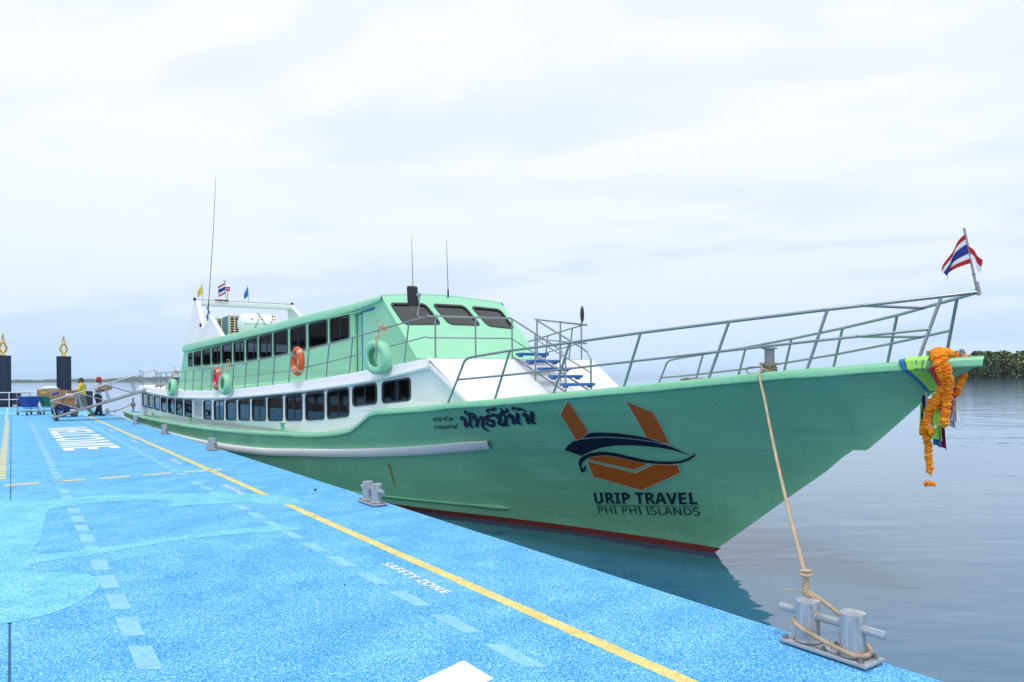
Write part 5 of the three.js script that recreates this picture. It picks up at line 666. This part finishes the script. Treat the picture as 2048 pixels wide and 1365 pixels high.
function trolley(label, [x, y, z], turn, colr) {
  const t = thing('luggage_trolley', label, 'trolley', [x, y, z], turn, 'luggage trolleys on the pontoon'), c = M(colr, 0.55);
  const top = [[-0.33, 0.42], [0.33, 0.42], [0.33, -0.3], [-0.33, -0.3]], bot = [[-0.2, 0.3], [0.2, 0.3], [0.2, -0.2], [-0.2, -0.2]], y1 = 0.86, y0 = 0.36;
  const bars = []; for (let k = 0; k < 4; k++) { const a = top[k], b = top[(k + 1) % 4], cc = bot[k], d = bot[(k + 1) % 4]; bars.push(sheet([[0, 0], [1, 0], [1, 1], [0, 1]], [], (u, v, dd) => V(lerp(lerp(cc[0], d[0], u), lerp(a[0], b[0], u), v) * (1 - dd), lerp(y0, y1, v), lerp(lerp(cc[1], d[1], u), lerp(a[1], b[1], u), v) * (1 - dd)), 0.03)); }
  part('basket', [...bars, box(0.4, 0.02, 0.5, 0, y0, 0.05)], c, t);
  part('basket_rim', pipe([...top, top[0]].map(([a, b]) => V(a, y1, b)), 0.016), mSteel, t);
  part('frame', [pipe([V(-0.3, 0.16, 0.4), V(-0.3, 0.16, -0.36), V(-0.3, 1.0, -0.42)], 0.017), pipe([V(0.3, 0.16, 0.4), V(0.3, 0.16, -0.36), V(0.3, 1.0, -0.42)], 0.017), rod(V(-0.3, 0.16, 0.4), V(0.3, 0.16, 0.4), 0.015), rod(V(-0.3, 0.16, -0.36), V(0.3, 0.16, -0.36), 0.015), rod(V(-0.3, 0.3, 0.1), V(0.3, 0.3, 0.1), 0.014), rod(V(-0.3, 0.16, 0.36), V(-0.24, 0.4, 0.3), 0.012), rod(V(0.3, 0.16, 0.36), V(0.24, 0.4, 0.3), 0.012)], mSteel, t);
  part('push_bar', pipe([V(-0.3, 1.0, -0.42), V(-0.27, 1.02, -0.5), V(0.27, 1.02, -0.5), V(0.3, 1.0, -0.42)], 0.02), mSteel, t);
  for (const [a, b] of [[-0.3, 0.38], [0.3, 0.38], [-0.3, -0.34], [0.3, -0.34]]) caster(t, a, b, t);
  return t;
}
trolley('empty steel trolley with a deep blue basket', [0.66, 0.011, -40.6], 0.5, [0.012, 0.06, 0.34]);
trolley('steel trolley with a green basket carrying cartons', [1.42, 0.011, -40.9], 0.3, [0.01, 0.18, 0.10]);
carton('small carton with a yellow patch on the green trolley', [1.22, 0.90, -40.75], [0.42, 0.28, 0.34], 0.2, 0, M([0.7, 0.5, 0.06], 0.7));
carton('plain carton lying flat on the green trolley', [1.62, 0.90, -40.8], [0.36, 0.25, 0.36], 0.1, 0);
{ const t = thing('white_sack', 'white plastic sack lying on the cartons of the green trolley', 'sack', [1.5, 1.16, -40.8]); const g = new THREE.SphereGeometry(1, 24, 16), p = g.attributes.position; for (let i = 0; i < p.count; i++) { const k = 1 + 0.25 * (fbm(p.getX(i) * 2 + 5, p.getZ(i) * 2 + p.getY(i), 3, 8) - 0.5); p.setXYZ(i, p.getX(i) * 0.34 * k, Math.max(-0.02, 0.08 + p.getY(i) * 0.10 * k), p.getZ(i) * 0.22 * k); } g.computeVertexNormals(); part('sack', g, M([0.7, 0.72, 0.76], 0.6), t); }
{
  const t = thing('hand_cart', 'blue hand cart with two large wheels stacked high with cartons', 'cart', [1.88, 0.011, -37.4], 0.1), blue = M([0.012, 0.05, 0.26], 0.5);
  part('bed', [box(0.86, 0.03, 0.62, 0, 0.36, 0), rod(V(-0.43, 0.34, -0.3), V(0.43, 0.34, -0.3), 0.018), rod(V(-0.43, 0.34, 0.3), V(0.43, 0.34, 0.3), 0.018)], blue, t);
  for (const z of [-0.36, 0.36]) {
    const ty = new THREE.TorusGeometry(0.25, 0.05, 10, 32); ty.translate(-0.12, 0.3, z); const w = part('wheel', ty, mRubber, t);
    const spokes = []; for (let k = 0; k < 5; k++) { const a = k * 1.2566; spokes.push(rod(V(-0.12, 0.3, z), V(-0.12 + Math.cos(a) * 0.22, 0.3 + Math.sin(a) * 0.22, z), 0.024)); } const rim = new THREE.TorusGeometry(0.2, 0.018, 8, 28); rim.translate(-0.12, 0.3, z); part('rim', [...spokes, rim, rod(V(-0.12, 0.3, z - 0.04), V(-0.12, 0.3, z + 0.04), 0.05)], blue, w);
  }
  part('axle', rod(V(-0.12, 0.3, -0.36), V(-0.12, 0.3, 0.36), 0.02), mSteelOld, t);
  part('push_frame', [pipe([V(0.42, 0.36, -0.28), V(0.5, 0.95, -0.28), V(0.5, 0.95, 0.28), V(0.42, 0.36, 0.28)], 0.018), rod(V(0.46, 0.65, -0.28), V(0.46, 0.65, 0.28), 0.014)], mSteel, t);
  for (const z of [-0.24, 0.24]) caster(t, 0.34, z, t, 0.1);
  const g = [0.393, 0.75];
  carton('tall carton at the left end of the blue hand cart', [1.62, 0.395, -37.35], [0.34, 0.42, 0.5], 0.1);
  carton('wide brown carton in the lower row of the blue hand cart', [2.05, 0.395, -37.4], [0.46, 0.38, 0.5], 0.1);
  carton('tilted carton with blue print on top of the blue hand cart', [1.60, 0.86, -37.3], [0.46, 0.34, 0.44], 0.1, 0.3, M([0.03, 0.07, 0.28], 0.7));
  carton('carton with a white sheet taped on it beside the pushing hands', [2.05, 0.78, -37.35], [0.5, 0.38, 0.44], 0.1, -0.08, M([0.75, 0.78, 0.82], 0.7));
}
{ const p = V(3.17, 0, -37.0), d = V(Math.sin(Math.PI / 2 - 0.55), 0, Math.cos(Math.PI / 2 - 0.55)); carton('flat carton held in the arms of the person in the red hat', [p.x + d.x * 0.33, 1.17, p.z + d.z * 0.33], [0.5, 0.2, 0.34], Math.PI / 2 - 0.55); }

// ------------------------------------------------------------------ mooring piles with gilt finials, end rail
{
  const pile = (x, z, label) => {
    const t = thing('mooring_pile', label, 'pile', [x, -0.8, z], 0, 'dark mooring piles with gilt finials');
    part('column', [new THREE.CylinderGeometry(0.42, 0.42, 5.9, 36).translate(0, 1.05, 0), new THREE.CylinderGeometry(0.435, 0.435, 0.06, 36).translate(0, 3.98, 0)], mNavy, t);
    const f = new THREE.Group(); f.name = 'finial'; f.position.y = 4.01; t.add(f);
    part('pedestal', [new THREE.CylinderGeometry(0.15, 0.16, 0.08, 20).translate(0, 0.04, 0), new THREE.CylinderGeometry(0.1, 0.13, 0.1, 20).translate(0, 0.12, 0), new THREE.SphereGeometry(0.08, 16, 10).translate(0, 0.2, 0)], mGold, f);
    const N = 48, rg = []; for (let i = 0; i < N; i++) { const a = i / N * 6.283 - 1.571, y = Math.sin(a), k = 1 - 0.32 * Math.max(0, y); rg.push(V(Math.cos(a) * 0.18 * k, 0.52 + (y > 0 ? y * 0.34 : y * 0.28), 0)); }
    const g = new THREE.TubeGeometry(new THREE.CatmullRomCurve3(rg, true), 96, 0.066, 10, true), p = g.attributes.position; for (let i = 0; i < p.count; i++) if (p.getY(i) > 0.6) p.setZ(i, p.getZ(i) * (1 - 0.6 * clamp((p.getY(i) - 0.6) / 0.3))); part('flame_ring', g, mGold, f);
    for (const s of [-1, 0, 1]) part('flame_tip', (() => { const c = [V(s * 0.10, 0.78, 0.02 * s), V(s * 0.075 + 0.02, 0.98, 0), V(s * 0.05 - 0.02, 1.12, 0), V(s * 0.035 + 0.008, 1.30 + (s ? 0 : 0.1), 0)]; const q = new THREE.TubeGeometry(new THREE.CatmullRomCurve3(c), 20, 0.022, 6); const pp = q.attributes.position; return q; })(), mGold, f);
    return t;
  };
  pile(2.86, -56.2, 'dark navy pile with a gilt flame finial behind the person in yellow'); pile(-0.42, -55.6, 'dark navy pile with a gilt flame finial behind the white end rail');
  for (const [x, z, w, label] of [[3.95, -56.2, 1.05, 'black steel pile guide block between the two people'], [0.25, -55.7, 0.5, 'black steel pile guide block behind the blue trolley']]) { const t = thing('pile_guide', label, 'pile guide', [x, -0.6, z], 0, 'black pile guides'); part('block', box(w, 1.5, 0.9, 0, 0.75, 0, 0.03), mNavy, t); part('roller', rod(V(-w * 0.4, 0.62, 0.5), V(w * 0.1, 0.62, 0.5), 0.1, 0.1, 16), M([0.5, 0.45, 0.42], 0.7), t); }
  const t = thing('end_rail', 'white pipe guard rail across the far end of the pontoon', 'railing', [0, 0.0, -54.3]), w = M([0.72, 0.74, 0.78], 0.5);
  for (const y of [0.9, 0.47]) part('rail', rod(V(-5.5, y, 0), V(3.4, y, 0), 0.028), w, t);
  for (let x = -5.4; x < 3.5; x += 1.76) part('post', rod(V(x, 0, 0), V(x, 0.9, 0), 0.03), w, t);
}
scene.fog = new THREE.FogExp2(new THREE.Color(0.7, 0.86, 1.0), 0.0001);
scene.traverse(o => { if (o.isMesh) { o.castShadow = o.receiveShadow = true; } });
renderer.render(scene, camera);
